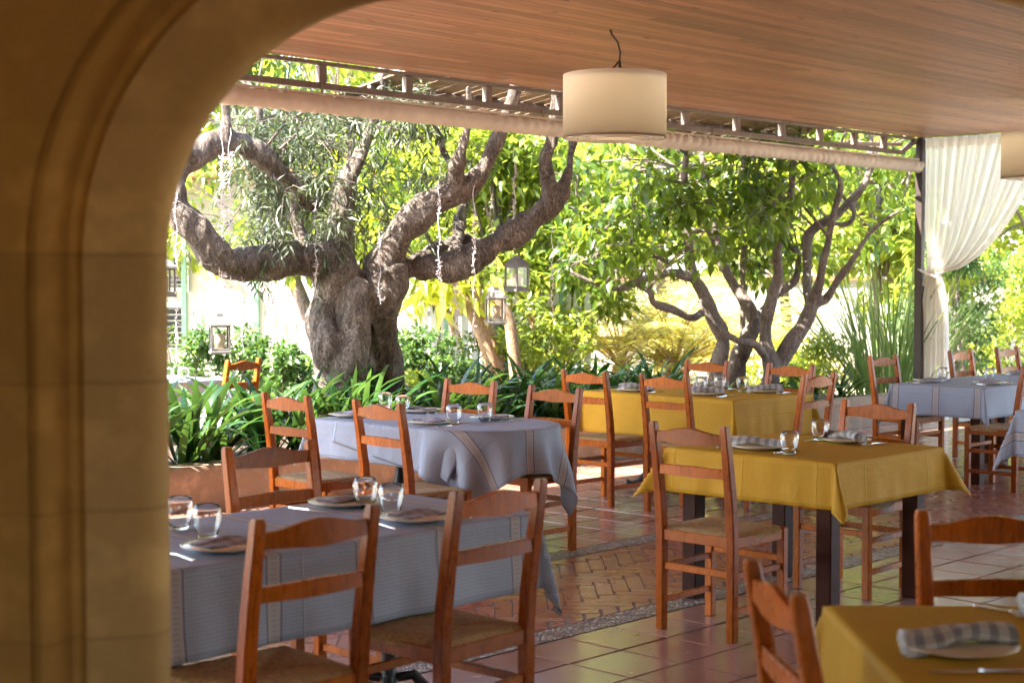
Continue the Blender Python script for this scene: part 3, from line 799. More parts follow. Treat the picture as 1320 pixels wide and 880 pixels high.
def iron_table(loc, rz, a, b, label, feet, caps=None, name='pedestal_table'):
    t = thing(name, label, 'table', loc, rz, 'tables on the terrace')
    if caps is None: MB().box((0, 0, ZT-.018), (2*a-.01, 2*b-.01, .03), ch=.004).build('tabletop', MT['dark_wood'], t)
    else:
        r, y0 = caps; r -= .005; pts = [(-r, y0), (r, y0)]+[(r*math.cos(PI*i/24), r*math.sin(PI*i/24)) for i in range(25)]
        n = len(pts); MB().add([(x, y, ZT-.033) for x, y in pts]+[(x, y, ZT-.003) for x, y in pts], [tuple(range(n)), tuple(range(n, 2*n))]+[(i, (i+1) % n, n+(i+1) % n, n+i) for i in range(n)]).build('tabletop', MT['dark_wood'], t)
    for x, y in feet:
        p = iron_base(MB(), x, y).build('pedestal', MT['black_iron'], t, auto=R(40))
        MB().box((x, y, ZT-.042), (.36, .05, .014)).box((x, y, ZT-.043), (.05, .36, .013)).build('top_plate', MT['black_iron'], p)
    return t
# local x along u, local y along -v
T = {}
def rect_table(key, uc, vc, a, b, kind, mname, tl, cl, drop, seed, rz=ROT_U, loc=None, kc=.34, rotpat=0):
    loc = loc or W(uc, vc, 0)
    if kind == 'wood': wood_table(loc, rz, a, b, tl)
    else: iron_table(loc, rz, a, b, tl, [(-a+.38, 0), (a-.38, 0)] if a > b else [(0, -b+.38), (0, b-.38)])
    me = cloth('tablecloth', near_rect(a, b), (-a-drop, a+drop, -b-drop, b+drop) if not rotpat else (-b-drop, b+drop, -a-drop, a+drop), rotpat, .021, seed, 'rect', kcorner=kc)
    setcloth(me, MT[mname], Vector(loc)+Vector((0, 0, ZT+.003)), rz, cl)
rect_table('T1', 3.28, -4.25, .85, .40, 'iron', 'gray_cloth', 'pedestal table under gray cloth beside the arch wall', 'gray striped tablecloth at the lower left, in front of the planter', .275, 1.0, kc=.09)
rect_table('T2', 6.70, -4.40, .50, .50, 'wood', 'mustard_cloth', 'square table with thick dark legs in the middle of the terrace', 'mustard tablecloth on the middle square table with dark legs', .22, 5.3, kc=.45)
rect_table('T5', 9.42, -7.15, .50, .70, 'iron', 'mustard_cloth', 'iron footed table below the citrus tree at the back', 'mustard tablecloth on the back table below the citrus tree', .31, 9.1, kc=.25)
rect_table('T6', 12.06, -6.16, .80, .41, 'wood', 'gray_cloth', 'wooden table beside the curtain with one leg showing', 'lilac gray tablecloth on the table in front of the curtain', .24, 13.7, kc=.25, rotpat=PI/2)
rect_table('T9', 13.72, -6.16, .80, .41, 'wood', 'gray_cloth', 'wooden table farthest right, end to end with the curtain table', 'lilac gray tablecloth on the farthest table at right', .24, 17.7, kc=.25, rotpat=PI/2)
rect_table('T7', 10.10, -4.17, .55, .48, 'wood', 'gray_cloth', 'table cut by the right edge under hanging gray cloth', 'gray cloth corner hanging at the right edge of the picture', .30, 21.7, kc=.25)
rect_table('T8', 0, 0, .475, .475, 'wood', 'mustard_cloth', 'blurred foreground table at the bottom right', 'blurred mustard tablecloth in the bottom right foreground', .28, 25.3, rz=0, loc=Vector((1.295, 3.56, 0)))
rect_table('T10', 0, 0, .40, .40, 'wood', 'gray_cloth', 'garden table beyond the plants at far left', 'pale gray tablecloth on the garden table beyond the plants', .22, 29.3, loc=Vector((-3.03, 13.25, 0)))
# oval table
OL = W(6.42, -6.45, 0); RZ3 = ROT_U+PI      # local +y -> +v, local +x -> -u
iron_table(OL, RZ3, .45, .45, 'table with one rounded end under two gray cloths below the olive tree', [(0, -.05), (0, -.72)], caps=(.45, -1.05), name='oval_table')
me = cloth('tablecloth', near_caps(.45, -1.05), (-.45-.225, .45+.225, -1.05-.225, .30), 0, .02, 2.2, 'caps', kcorner=.25)
setcloth(me, MT['gray_cloth'], OL+Vector((0, 0, ZT+.002)), RZ3, 'lower gray cloth on the straight left part of the oval table')
me = cloth('tablecloth', near_caps(.45, -1.05), (-.70, .70, -.70, .70), R(-9), .017, 6.1, 'caps', out0=.010, lift=.005, kcorner=.25)
setcloth(me, MT['gray_cloth'], OL+Vector((0, 0, ZT+.002)), RZ3, 'upper gray cloth with pointed corners on the rounded end of oval table')

# ------------------------------------------------------------------ tableware (built once, copied)
ZP = ZT+.0065
def mk(name, label, cat): return thing(name, label, cat)
def proto_glass():
    t = mk('tumbler', 'x', 'glass'); p = [(0, .003), (.026, .001), (.030, .004), (.0345, .015), (.0415, .038), (.0475, .064), (.0485, .080), (.0455, .096), (.0385, .110), (.0378, .1107), (.0371, .110), (.0440, .0955), (.0470, .080), (.0460, .0643), (.0400, .0386), (.0330, .0160), (.026, .010), (0, .009)]
    MB().lathe(p, 32).build('bowl', MT['glass'], t, smooth=True); return t
def proto_plate():
    t = mk('plate', 'x', 'plate'); r = .135
    MB().lathe([(0, .002), (.075, .001), (.082, .003), (.095, .009), (r-.003, .017), (r-.004, .0195), (.092, .0125), (.082, .0075), (0, .006)], 48).build('dish', MT['porcelain'], t, smooth=True)
    MB().lathe([(r-.004, .0185), (r, .0175), (r+.001, .019), (r-.001, .0205), (r-.005, .0203), (r-.004, .0185)], 48).build('rim', MT['gold_rim'], t, smooth=True); return t
def napkin_mesh(kind):
    if kind == 'roll':
        n, m = 40, 26; vs_ = []; uv_ = []
        for i in range(n+1):
            s = -1+2*i/n; x = s*.132; bend = .018*math.sin(s*2.2); lift = .010*math.cos(s*2.6+.5)
            for k in range(m+1):
                a = 2*PI*k/m; r = .031*(1+.18*math.cos(a*2+s*2.0)+.10*math.sin(a*3+s*5))*(1-.16*math.cos(s*2.4))
                vs_.append((x, bend+r*math.cos(a)*1.15, .032+lift+r*math.sin(a)*.85)); uv_.append((x, a*.028))
        f = [(i*(m+1)+k, i*(m+1)+k+1, (i+1)*(m+1)+k+1, (i+1)*(m+1)+k) for i in range(n) for k in range(m)]
        nb = len(vs_)
        vs_ += [(-.130, vs_[0][1]-.03, .034), (.130, vs_[n*(m+1)][1]-.03, .030)]; uv_ += [(0, 0), (0, 0)]
        f3 = [(k+1, k, nb) for k in range(m)]+[(n*(m+1)+k, n*(m+1)+k+1, nb+1) for k in range(m)]
        me = pymesh('napkin', vs_, f+f3); l = me.uv_layers.new(name='UVMap')
        for lp in me.loops: l.data[lp.index].uv = uv_[lp.vertex_index]
        return me
    n = 14; vs_ = []; uv_ = []
    for j in range(n+1):
        for i in range(n+1):
            a, b = -1+2*i/n, -1+2*j/n; x, y = a*.092, b*.055
            z = .022+.008*(1-max(abs(a), abs(b))**3)+.004*math.sin(a*3+b*2) + (.006 if b > .1 else 0); vs_.append((x, y, z)); uv_.append((x, y))
    f = [(j*(n+1)+i, j*(n+1)+i+1, (j+1)*(n+1)+i+1, (j+1)*(n+1)+i) for j in range(n) for i in range(n)]
    rim = [i for i in range(n+1)]+[j*(n+1)+n for j in range(1, n+1)]+[n*(n+1)+i for i in range(n-1, -1, -1)]+[j*(n+1) for j in range(n-1, 0, -1)]
    b0 = len(vs_)
    for k in rim: x, y, z = vs_[k]; vs_.append((x*.97, y*.97, .0125)); uv_.append((x, y))
    m_ = len(rim); f += [(rim[k], rim[(k+1) % m_], b0+(k+1) % m_, b0+k) for k in range(m_)]
    me = pymesh('napkin', vs_, f); l = me.uv_layers.new(name='UVMap')
    for lp in me.loops: l.data[lp.index].uv = uv_[lp.vertex_index]
    return me
def flatpiece(prof, z, th, curve=0.0):
    """prof: list of (y, halfwidth, dz)"""
    mb = MB(); vs_ = []; n = len(prof)
    for y, w2, dz in prof:
        zz = z+dz; vs_ += [(-w2, y, zz), (w2, y, zz), (w2*.8, y, zz+th), (-w2*.8, y, zz+th)]
    f = [(i*4+k, i*4+(k+1) % 4, (i+1)*4+(k+1) % 4, (i+1)*4+k) for i in range(n-1) for k in range(4)]+[(3, 2, 1, 0), tuple(n*4-4+k for k in range(4))]
    return mb.add(vs_, f)
def proto_knife():
    t = mk('table_knife', 'x', 'knife')
    flatpiece([(-.105, .006, .001), (-.10, .0095, 0), (-.06, .009, 0), (.0, .006, .002), (.01, .005, .002)], 0, .005).build('handle', MT['steel'], t)
    flatpiece([(.01, .005, .002), (.02, .009, .001), (.08, .010, 0), (.105, .007, 0), (.115, .002, 0)], .0005, .0016).build('blade', MT['steel'], t); return t
def proto_fork():
    t = mk('table_fork', 'x', 'fork')
    flatpiece([(-.10, .006, 0), (-.095, .010, 0), (-.06, .007, .002), (.0, .0035, .007), (.03, .004, .005)], 0, .003).build('handle', MT['steel'], t)
    h = flatpiece([(.03, .004, .005), (.04, .011, .002), (.055, .0125, .001), (.062, .012, .001)], 0, .002)
    for k in range(4): x = -.0105+k*.007; h.bar((x, .06, .002), (x, .098, .009), .0030, .002, .0004)
    h.build('tines', MT['steel'], t); return t
gmesh = dict(roll=napkin_mesh('roll'), flat=napkin_mesh('flat'))
gmesh['roll'].materials.append(MT['plaid_napkin']); gmesh['flat'].materials.append(MT['gray_napkin'])
for m_ in gmesh.values(): m_.polygons.foreach_set('use_smooth', [True]*len(m_.polygons))
PR = dict(glass=proto_glass(), plate=proto_plate(), knife=proto_knife(), fork=proto_fork()); first = {k: True for k in PR}
GRP = dict(glass='round tumblers on the tables', plate='plates laid on the tables', knife='knives laid on the tables', fork='forks laid on the tables')
def put(kind, p, rz, label):
    loc = Vector((p[0], p[1], ZP if len(p) < 3 else p[2]))
    if first[kind]:
        first[kind] = False; o = PR[kind]; o.location = loc; o.rotation_euler = (0, 0, rz); o['label'] = label; o['group'] = GRP[kind]; return
    dup(PR[kind], loc, rz, label, GRP[kind])
def napkin(kind, p, rz, label):
    o = bpy.data.objects.new('napkin', gmesh[kind]); C.objects.link(o); o.location = (p[0], p[1], ZP); o.rotation_euler = (0, 0, rz)
    tag(o, label, 'napkin', 'folded and rolled napkins on the plates')
DIR = {'+u': ROT_U, '-u': ROT_U+PI, '+v': ROT_U-PI/2, '-v': ROT_U+PI/2}
def setting(u, v, face, where, kind='flat', world=False, nr=0, cut=True):
    p = Vector((u, v, 0)) if world else W(u, v); a = DIR[face] if isinstance(face, str) else face
    rz = a-PI/2; right = Vector((math.cos(rz), math.sin(rz), 0))
    look = 'gold-rimmed plate under a napkin' ; put('plate', (p.x, p.y), rz, 'white plate '+where)
    napkin(kind, p, rz+nr, ('rolled plaid napkin ' if kind == 'roll' else 'folded gray napkin ')+where)
    if cut:
        q = p+right*.175; put('knife', (q.x, q.y), rz+random.uniform(-.08, .08), 'knife right of the plate '+where)
        q = p-right*.175; put('fork', (q.x, q.y), rz+random.uniform(-.08, .08), 'fork left of the plate '+where)
setting(2.86, -4.02, '-v', 'at the front gray table before the leftmost chair')
setting(3.68, -4.02, '-v', 'at the front gray table before its right chair')
setting(3.74, -4.49, '+v', 'at the front gray table before the facing chair')
setting(6.20, -7.38, '+u', 'at the oval table before its left chair')
setting(6.20, -6.66, '+u', 'at the oval table before its near middle chair')
setting(6.68, -6.62, '-u', 'at the oval table beside its rounded end chair')
setting(6.72, -7.30, '-u', 'at the oval table before its hidden far chair')
setting(6.43, -4.50, '+u', 'at the near side of the middle mustard table', 'roll', nr=.25)
setting(7.02, -4.36, '-u', 'at the far side of the middle mustard table', 'roll', nr=-.45)
setting(9.13, -7.50, '+u', 'at the left near seat of the back mustard table', 'roll', nr=.6)
setting(9.18, -6.88, '+u', 'at the right near seat of the back mustard table', 'roll', nr=.6)
setting(9.72, -7.24, '-u', 'at the left far seat of the back mustard table', 'roll', nr=.5)
setting(9.70, -6.72, '-u', 'at the right far seat of the back mustard table', 'roll', nr=.7)
setting(11.62, -6.42, '+v', 'at the window side of the curtain table')
setting(11.72, -5.93, '-v', 'at the near side of the curtain table')
setting(13.20, -6.40, '+v', 'at the farthest lilac table, left seat')
setting(13.95, -6.40, '+v', 'at the farthest lilac table, right seat')
setting(1.02, 3.52, 0.0, 'near the viewer on the foreground mustard table', 'roll', world=True, nr=-PI/2+.04, cut=False)
setting(1.43, 3.93, -PI/2, 'at the far side of the foreground mustard table', 'roll', world=True, cut=False)
put('knife', (1.28, 3.93), .75, 'knife crossing toward the far plate on the foreground mustard table')
put('fork', (1.31, 3.83), .45, 'fork beside the far plate on the foreground mustard table')
put('knife', (1.02, 3.33), PI/2, 'knife below the near plate on the foreground mustard table')
setting(-2.98, 13.20, '-v', 'on the garden table', cut=False)
for u, v, l in ((2.99, -4.46, 'leftmost tumbler on the front gray table, beside the arch edge'), (2.95, -4.24, 'tumbler on the front gray table, second from the arch'),
                (3.76, -4.39, 'tumbler at the facing seat of the front gray table'), (3.71, -4.19, 'tumbler at the right end of the front gray table'),
                (6.70, -7.62, 'tumbler on the oval table, leftmost before the olive trunk'), (6.62, -7.36, 'tumbler on the oval table, second before the olive trunk'),
                (6.34, -6.60, 'tumbler at the near side of the oval table rounded end'), (6.54, -6.54, 'tumbler at the far side of the oval table rounded end'),
                (6.34, -4.25, 'tumbler at the near side of the middle mustard table'), (7.00, -4.50, 'tumbler at the far side of the middle mustard table'),
                (9.47, -7.14, 'tumbler on the back mustard table, left of the others'), (9.62, -7.08, 'tumbler on the back mustard table, middle of the three'),
                (9.66, -6.90, 'tumbler on the back mustard table, right of the others'),
                (11.88, -6.44, 'tumbler at the window side of the curtain table'), (12.05, -6.1, 'tumbler in the middle of the curtain table'), (13.5, -6.3, 'tumbler on the farthest lilac table')):
    p = W(u, v); put('glass', (p.x, p.y), random.uniform(0, 6), l)
put('glass', (-2.88, 12.98), 0, 'left tumbler of the pair on the garden table'); put('glass', (-2.76, 13.02), 0, 'right tumbler of the pair on the garden table')

# ------------------------------------------------------------------ leaf generators (vectorised)
def rot_frames(d, roll):
    d = d/np.linalg.norm(d, axis=1, keepdims=True)
    up = np.tile([0., 0, 1], (len(d), 1)); s = np.cross(d, up); ln = np.linalg.norm(s, axis=1, keepdims=True)
    s = np.where(ln > 1e-3, s/np.maximum(ln, 1e-6), [1., 0, 0]); n = np.cross(s, d)
    c, si = np.cos(roll)[:, None], np.sin(roll)[:, None]
    return d, s*c+n*si, n*c-s*si
def leaves(P, D, L, Wd, fold=.25, curl=.15, roll=None, tint=None, seven=False):
    n = len(P); roll = rng.uniform(-.9, .9, n) if roll is None else roll
    d, s, u = rot_frames(D, roll); L = L[:, None]; w_ = Wd[:, None]
    base = P; mid = P+d*L*.5-u*w_*fold*.5; tip = P+d*L-u*L*curl; lf = P+d*L*.42+s*w_*.5+u*w_*fold*.4; rt = P+d*L*.42-s*w_*.5+u*w_*fold*.4
    V = np.stack([base, mid, tip, lf, rt], 1).reshape(-1, 3)
    idx = (np.arange(n)*5)[:, None, None]
    Fc = np.array([[0, 4, 1], [4, 2, 1], [0, 1, 3], [1, 2, 3]])[None]+idx
    t = rng.beta(1.6, 2.2, n) if tint is None else tint
    return V, Fc.reshape(-1, 3), np.repeat(t, 4)
def straps(P, az, L, Wd, el, droop, seg=7, tint=None, fold=.18, twist=None):
    n = len(P); V = []; pos = P.copy(); e = el.copy(); a = az.copy(); tw = np.zeros(n) if twist is None else twist
    for i in range(seg+1):
        t = i/seg; prof = max(.06, math.sin(PI*min(1, (t*.85+.15)))**.55) if t < .999 else .03
        side = np.stack([-np.sin(a), np.cos(a), np.zeros(n)], 1)
        d = np.stack([np.cos(a)*np.cos(e), np.sin(a)*np.cos(e), np.sin(e)], 1); up = np.cross(d, side)*-1
        side = side*np.cos(tw*t)[:, None]+up*np.sin(tw*t)[:, None]
        w_ = (Wd*prof*.5)[:, None]
        V.append(np.stack([pos+side*w_-up*w_*fold*-1, pos, pos-side*w_+up*w_*fold], 1))
        pos = pos+d*(L/seg)[:, None]; e = e-droop/seg*(0.35+1.3*t)
    V = np.stack(V, 1)                    # n, seg+1, 3, 3
    k = (seg+1)*3; f = []
    for i in range(seg):
        for j in range(2): f.append([i*3+j, i*3+j+1, i*3+4+j, i*3+3+j])
    Fc = np.array(f)[None]+(np.arange(n)*k)[:, None, None]
    t = rng.beta(1.6, 2.0, n) if tint is None else tint
    return V.reshape(-1, 3), Fc.reshape(-1, 4), np.repeat(t, seg*2)
def cat(parts):
    V, Fs, T_ = [], [], []; n = 0
    for v, f, t in parts: V.append(v); Fs.append(f+n); T_.append(t); n += len(v)
    return np.concatenate(V), np.concatenate(Fs), np.concatenate(T_)
def leafobj(name, parts, m, parent, origin=None):
    v, f, t = cat(parts)
    if origin is not None: v = v-np.array(origin)[None]
    return link(name, npmesh(name, v, f, tint=t), m, parent)
def cluster_leaves(centers, radii, counts, Lr, ar, droop=.4, outw=.6, flat=.8, curl=.15, tintb=None):
    parts = []
    for c, r, n in zip(centers, radii, counts):
        q = rng.normal(size=(n, 3)); q /= np.linalg.norm(q, axis=1, keepdims=True); rad = r*rng.uniform(.25, 1, (n, 1))**.5
        off = q*rad*np.array([1, 1, flat]); P = np.array(c)[None]+off
        D = q*outw+rng.normal(size=(n, 3))*.55+np.array([0, 0, -droop]); L = rng.uniform(Lr[0], Lr[1], n)
        t0 = rng.uniform(-.25, .22); t = np.clip(rng.beta(1.5, 2.2, n)+t0, 0, 1)
        parts.append(leaves(P, D, L, L*ar, curl=curl, tint=t))
    return cat(parts)

# tree skeleton helpers
def catmull(pts, rad, sub=6):
    out, ro = [], []; n = len(pts)
    for i in range(n-1):
        p0, p1, p2, p3 = pts[max(i-1, 0)], pts[i], pts[i+1], pts[min(i+2, n-1)]
        for k in range(sub):
            t = k/sub; t2, t3 = t*t, t*t*t
            out.append(.5*((2*p1)+(p2-p0)*t+(2*p0-5*p1+4*p2-p3)*t2+(3*p1-p0-3*p2+p3)*t3)); ro.append(rad[i]+(rad[i+1]-rad[i])*t)
    out.append(pts[-1]); ro.append(rad[-1]); return out, ro
def limbs_mesh(limbs, origin, voxel, disp, gn=6.0, jit=.1):
    mb = MB()
    for li, L_ in enumerate(limbs):
        pts = [Vector(p[:3])-Vector(origin) for p in L_]; rad = [p[3] for p in L_]
        P, r_ = catmull(pts, rad)
        P2 = []
        for i, p in enumerate(P):
            f = min(1, i/4)*min(1, (len(P)-1-i)/4+.3)
            j = Vector((noise.noise(p*2.5+Vector((li, 0, 0))), noise.noise(p*2.5+Vector((9, li, 0))), noise.noise(p*2.5+Vector((0, 5, li)))))*jit*r_[i]*4*f
            P2.append(p+j); r_[i] *= 1+.22*noise.noise(p*gn+Vector((li*3, 1, 2)))
        mb.tube(P2, r_, 12)
    me = pymesh('wood', mb.v, mb.f)
    o = bpy.data.objects.new('tmp', me); C.objects.link(o)
    bmm = bmesh.new(); bmm.from_mesh(me); bmesh.ops.recalc_face_normals(bmm, faces=bmm.faces); bmm.to_mesh(me); bmm.free()
    rmod = o.modifiers.new('r', 'REMESH'); rmod.mode = 'VOXEL'; rmod.voxel_size = voxel; rmod.use_smooth_shade = True
    smd = o.modifiers.new('s', 'SMOOTH'); smd.factor = .5; smd.iterations = 3
    dg = bpy.context.evaluated_depsgraph_get(); ev = o.evaluated_get(dg); me2 = bpy.data.meshes.new_from_object(ev)
    bpy.data.objects.remove(o); bpy.data.meshes.remove(me)
    nv = len(me2.vertices); co_ = np.empty(nv*3, np.float32); me2.vertices.foreach_get('co', co_); co_ = co_.reshape(-1, 3)
    no = np.empty(nv*3, np.float32); me2.vertices.foreach_get('normal', no); no = no.reshape(-1, 3)
    if disp > 0:
        d = np.empty(nv, np.float32)
        for i in range(nv):
            x, y, z = co_[i]
            q = Vector((x*5.5, y*5.5, z*1.7)); a = noise.noise(q+Vector((.6*noise.noise(q*.5), 0, 0)))
            lw = 1.0 if z < 1.75 else .45
            d[i] = a*.7 + 2.0*lw*noise.noise(Vector((x*3.6+7, y*3.6, z*2.6))) + .45*noise.noise(Vector((x*14, y*14, z*4))) - abs(noise.noise(Vector((x*9+3, y*9, z*2.2))))*1.2
        co_ = co_+no*(d*disp)[:, None]; me2.vertices.foreach_set('co', co_.ravel())
    me2.update(); me2.polygons.foreach_set('use_smooth', np.ones(len(me2.polygons), bool)); return me2
def twigs(anchors, centers, r0=.012, seed=0):
    mb = MB(); rnd = random.Random(seed)
    for c in centers:
        c = Vector(c); a = min(anchors, key=lambda q: (q-c).length); d = c-a
        m1 = a+d*.4+Vector((rnd.uniform(-.1, .1), rnd.uniform(-.1, .1), rnd.uniform(0, .15)))*d.length
        m2 = a+d*.75+Vector((rnd.uniform(-.1, .1), rnd.uniform(-.1, .1), rnd.uniform(0, .1)))*d.length
        mb.tube([a, m1, m2, c], [r0*1.4, r0, r0*.7, r0*.3], 5)
        for k in range(4):
            e = c+Vector((rnd.gauss(0, 1), rnd.gauss(0, 1), rnd.gauss(0, .8)))*.16; mb.tube([m2, (m2+e)/2+Vector((0, 0, .03)), e], [r0*.5, r0*.4, r0*.2], 4)
    return mb

# ------------------------------------------------------------------ olive tree
def px_limb(L_): return [tuple(at(a, b, Y))+(r*Y/F,) for a, b, r, Y in L_]
OY = 13.0
olive = thing('olive_tree', 'old gnarled olive tree with thick twisted trunk behind the oval table', 'tree', (at(455, 540, OY).x, OY, 0))
lim = [
 [(436, 585, 56, 13.0), (440, 520, 38, 13.0), (434, 485, 40, 12.95), (434, 455, 38, 12.95), (431, 425, 34, 13.0), (436, 385, 36, 13.0), (450, 345, 34, 13.0)],
 [(483, 585, 44, 13.15), (487, 520, 26, 13.2), (488, 470, 23, 13.2), (487, 425, 25, 13.15), (487, 385, 30, 13.0), (492, 350, 28, 13.0)],
 [(450, 540, 38, 12.85), (446, 480, 26, 12.72), (452, 448, 24, 12.72), (458, 410, 24, 12.8), (466, 370, 24, 12.9)],
 [(424, 470, 20, 12.75), (418, 448, 22, 12.72), (414, 425, 15, 12.8), (420, 400, 16, 12.9)],
 [(435, 375, 30, 13.0), (405, 340, 26, 12.9), (370, 335, 27, 12.7), (335, 345, 29, 12.5), (300, 345, 28, 12.3), (265, 318, 27, 12.1), (238, 285, 24, 12.0), (226, 250, 20, 12.0), (230, 222, 17, 12.1), (258, 195, 20, 12.2), (295, 186, 20, 12.35), (335, 200, 19, 12.5), (372, 232, 16, 12.8), (405, 268, 13, 13.1)],
 [(292, 190, 10, 12.3), (293, 150, 9, 12.25), (288, 105, 8, 12.2), (285, 50, 7, 12.2)],
 [(258, 198, 14, 12.2), (225, 190, 16, 12.0), (190, 175, 16, 11.9), (150, 130, 12, 11.8)],
 [(440, 365, 30, 12.95), (436, 320, 26, 12.9), (440, 275, 22, 12.9), (447, 235, 18, 13.0), (470, 190, 11, 13.1), (490, 130, 9, 13.2), (500, 40, 7, 13.3)],
 [(405, 330, 18, 12.9), (385, 290, 15, 12.9), (375, 250, 12, 13.0), (350, 200, 9, 13.1), (330, 120, 8, 13.1)],
 [(478, 365, 30, 13.0), (498, 330, 27, 13.0), (525, 292, 25, 13.0), (556, 262, 24, 13.1), (590, 240, 21, 13.2), (618, 222, 18, 13.2), (634, 195, 13, 13.2), (650, 160, 11, 13.2), (670, 100, 9, 13.2)],
 [(585, 240, 14, 13.15), (597, 205, 11, 13.0), (601, 165, 10, 12.95), (603, 110, 8, 12.9)],
 [(490, 362, 28, 13.0), (520, 346, 20, 13.1), (560, 338, 20, 13.2), (600, 333, 21, 13.3), (640, 315, 21, 13.4), (675, 292, 22, 13.5), (708, 275, 21, 13.6), (722, 252, 16, 13.7), (732, 215, 8, 13.8), (738, 180, 7.5, 13.9), (748, 110, 7, 14.0)],
 [(712, 270, 17, 13.6), (708, 235, 12, 13.6), (703, 205, 11, 13.6), (713, 178, 12, 13.6), (716, 140, 12, 13.6), (722, 80, 10, 13.6)],
 [(520, 350, 14, 13.3), (560, 322, 12, 13.7), (595, 312, 12, 13.9), (625, 318, 11, 13.8), (652, 292, 10, 13.7)],
 [(590, 330, 14, 13.5), (590, 290, 10, 13.9), (598, 260, 9, 14.1), (585, 230, 8, 14.2), (560, 160, 7, 14.3)],
 [(455, 580, 40, 12.7), (430, 600, 30, 12.4)], [(480, 580, 35, 12.8), (510, 602, 24, 12.5)],
]
OL3 = [px_limb([(a, b, q*(.84 if i > 3 else 1.0), Y) for a, b, q, Y in l]) for i, l in enumerate(lim)]
oo = olive.location
me = limbs_mesh(OL3, oo, .017, .030, jit=.13); link('trunk', me, MT['olive_bark'], olive)
anch = [Vector(p[:3]) for l in OL3[3:] for p in catmull([Vector(q[:3]) for q in l], [1]*len(l), 4)[0] for p in [p]]
cen, rad_, cnt = [], [], []
def addc(px, py, Y, r, n):
    p = at(px, py, Y)
    if p.x*K - p.y*S > -9.2-r: return       # keep clear of the roof edge
    cen.append(tuple(p)); rad_.append(r); cnt.append(n)
rr_ = random.Random(3)
for (x0, x1, y0, y1, num) in ((300, 430, 130, 260, 28), (330, 470, 180, 320, 26), (395, 560, 120, 200, 22), (480, 620, 130, 240, 14), (300, 420, 150, 250, 26), (480, 560, 200, 300, 10), (240, 380, 250, 320, 10)):
    for k in range(int(num*.62)): addc(rr_.uniform(x0, x1), rr_.uniform(y0, y1), rr_.uniform(12.3, 14.0), rr_.uniform(.13, .26), 105)
nvis = len(cen)
for k in range(14):    # upper crown above the picture, built unseen for its shade
    a = rr_.uniform(0, 2*PI); q = rr_.uniform(0, 1)**.5*3.4; cen.append((oo.x+math.cos(a)*q+.7, oo.y+1.1+math.sin(a)*q*.7, 3.9+rr_.uniform(0, 2.0)*(1-q/4.5))); rad_.append(rr_.uniform(.3, .5)); cnt.append(150)
cv = cluster_leaves(cen, rad_, cnt, (.07, .12), .20, droop=.38, outw=.6)
# drooping sprigs
sp_parts = []
for k in range(70):
    c = Vector(cen[rr_.randrange(nvis)])+Vector((rr_.gauss(0, .1), rr_.gauss(0, .1), -.1)); n = 26; t = np.linspace(0, 1, n)
    P = np.array(c)[None]+np.stack([.05*np.sin(t*3+k), .05*np.cos(t*2+k), -t*rr_.uniform(.25, .45)], 1)
    D = np.stack([np.cos(t*40+k), np.sin(t*40+k), -np.ones(n)*.9], 1); sp_parts.append(leaves(P, D, np.full(n, .10), np.full(n, .019)))
leafobj('crown', [cv]+sp_parts, MT['olive_leaf'], olive, oo)
tw = twigs(anch, cen, .010, 4); me_ = [p-oo for p in tw.v]; tw.v = me_; tw.build('twigs', MT['olive_bark'], olive)

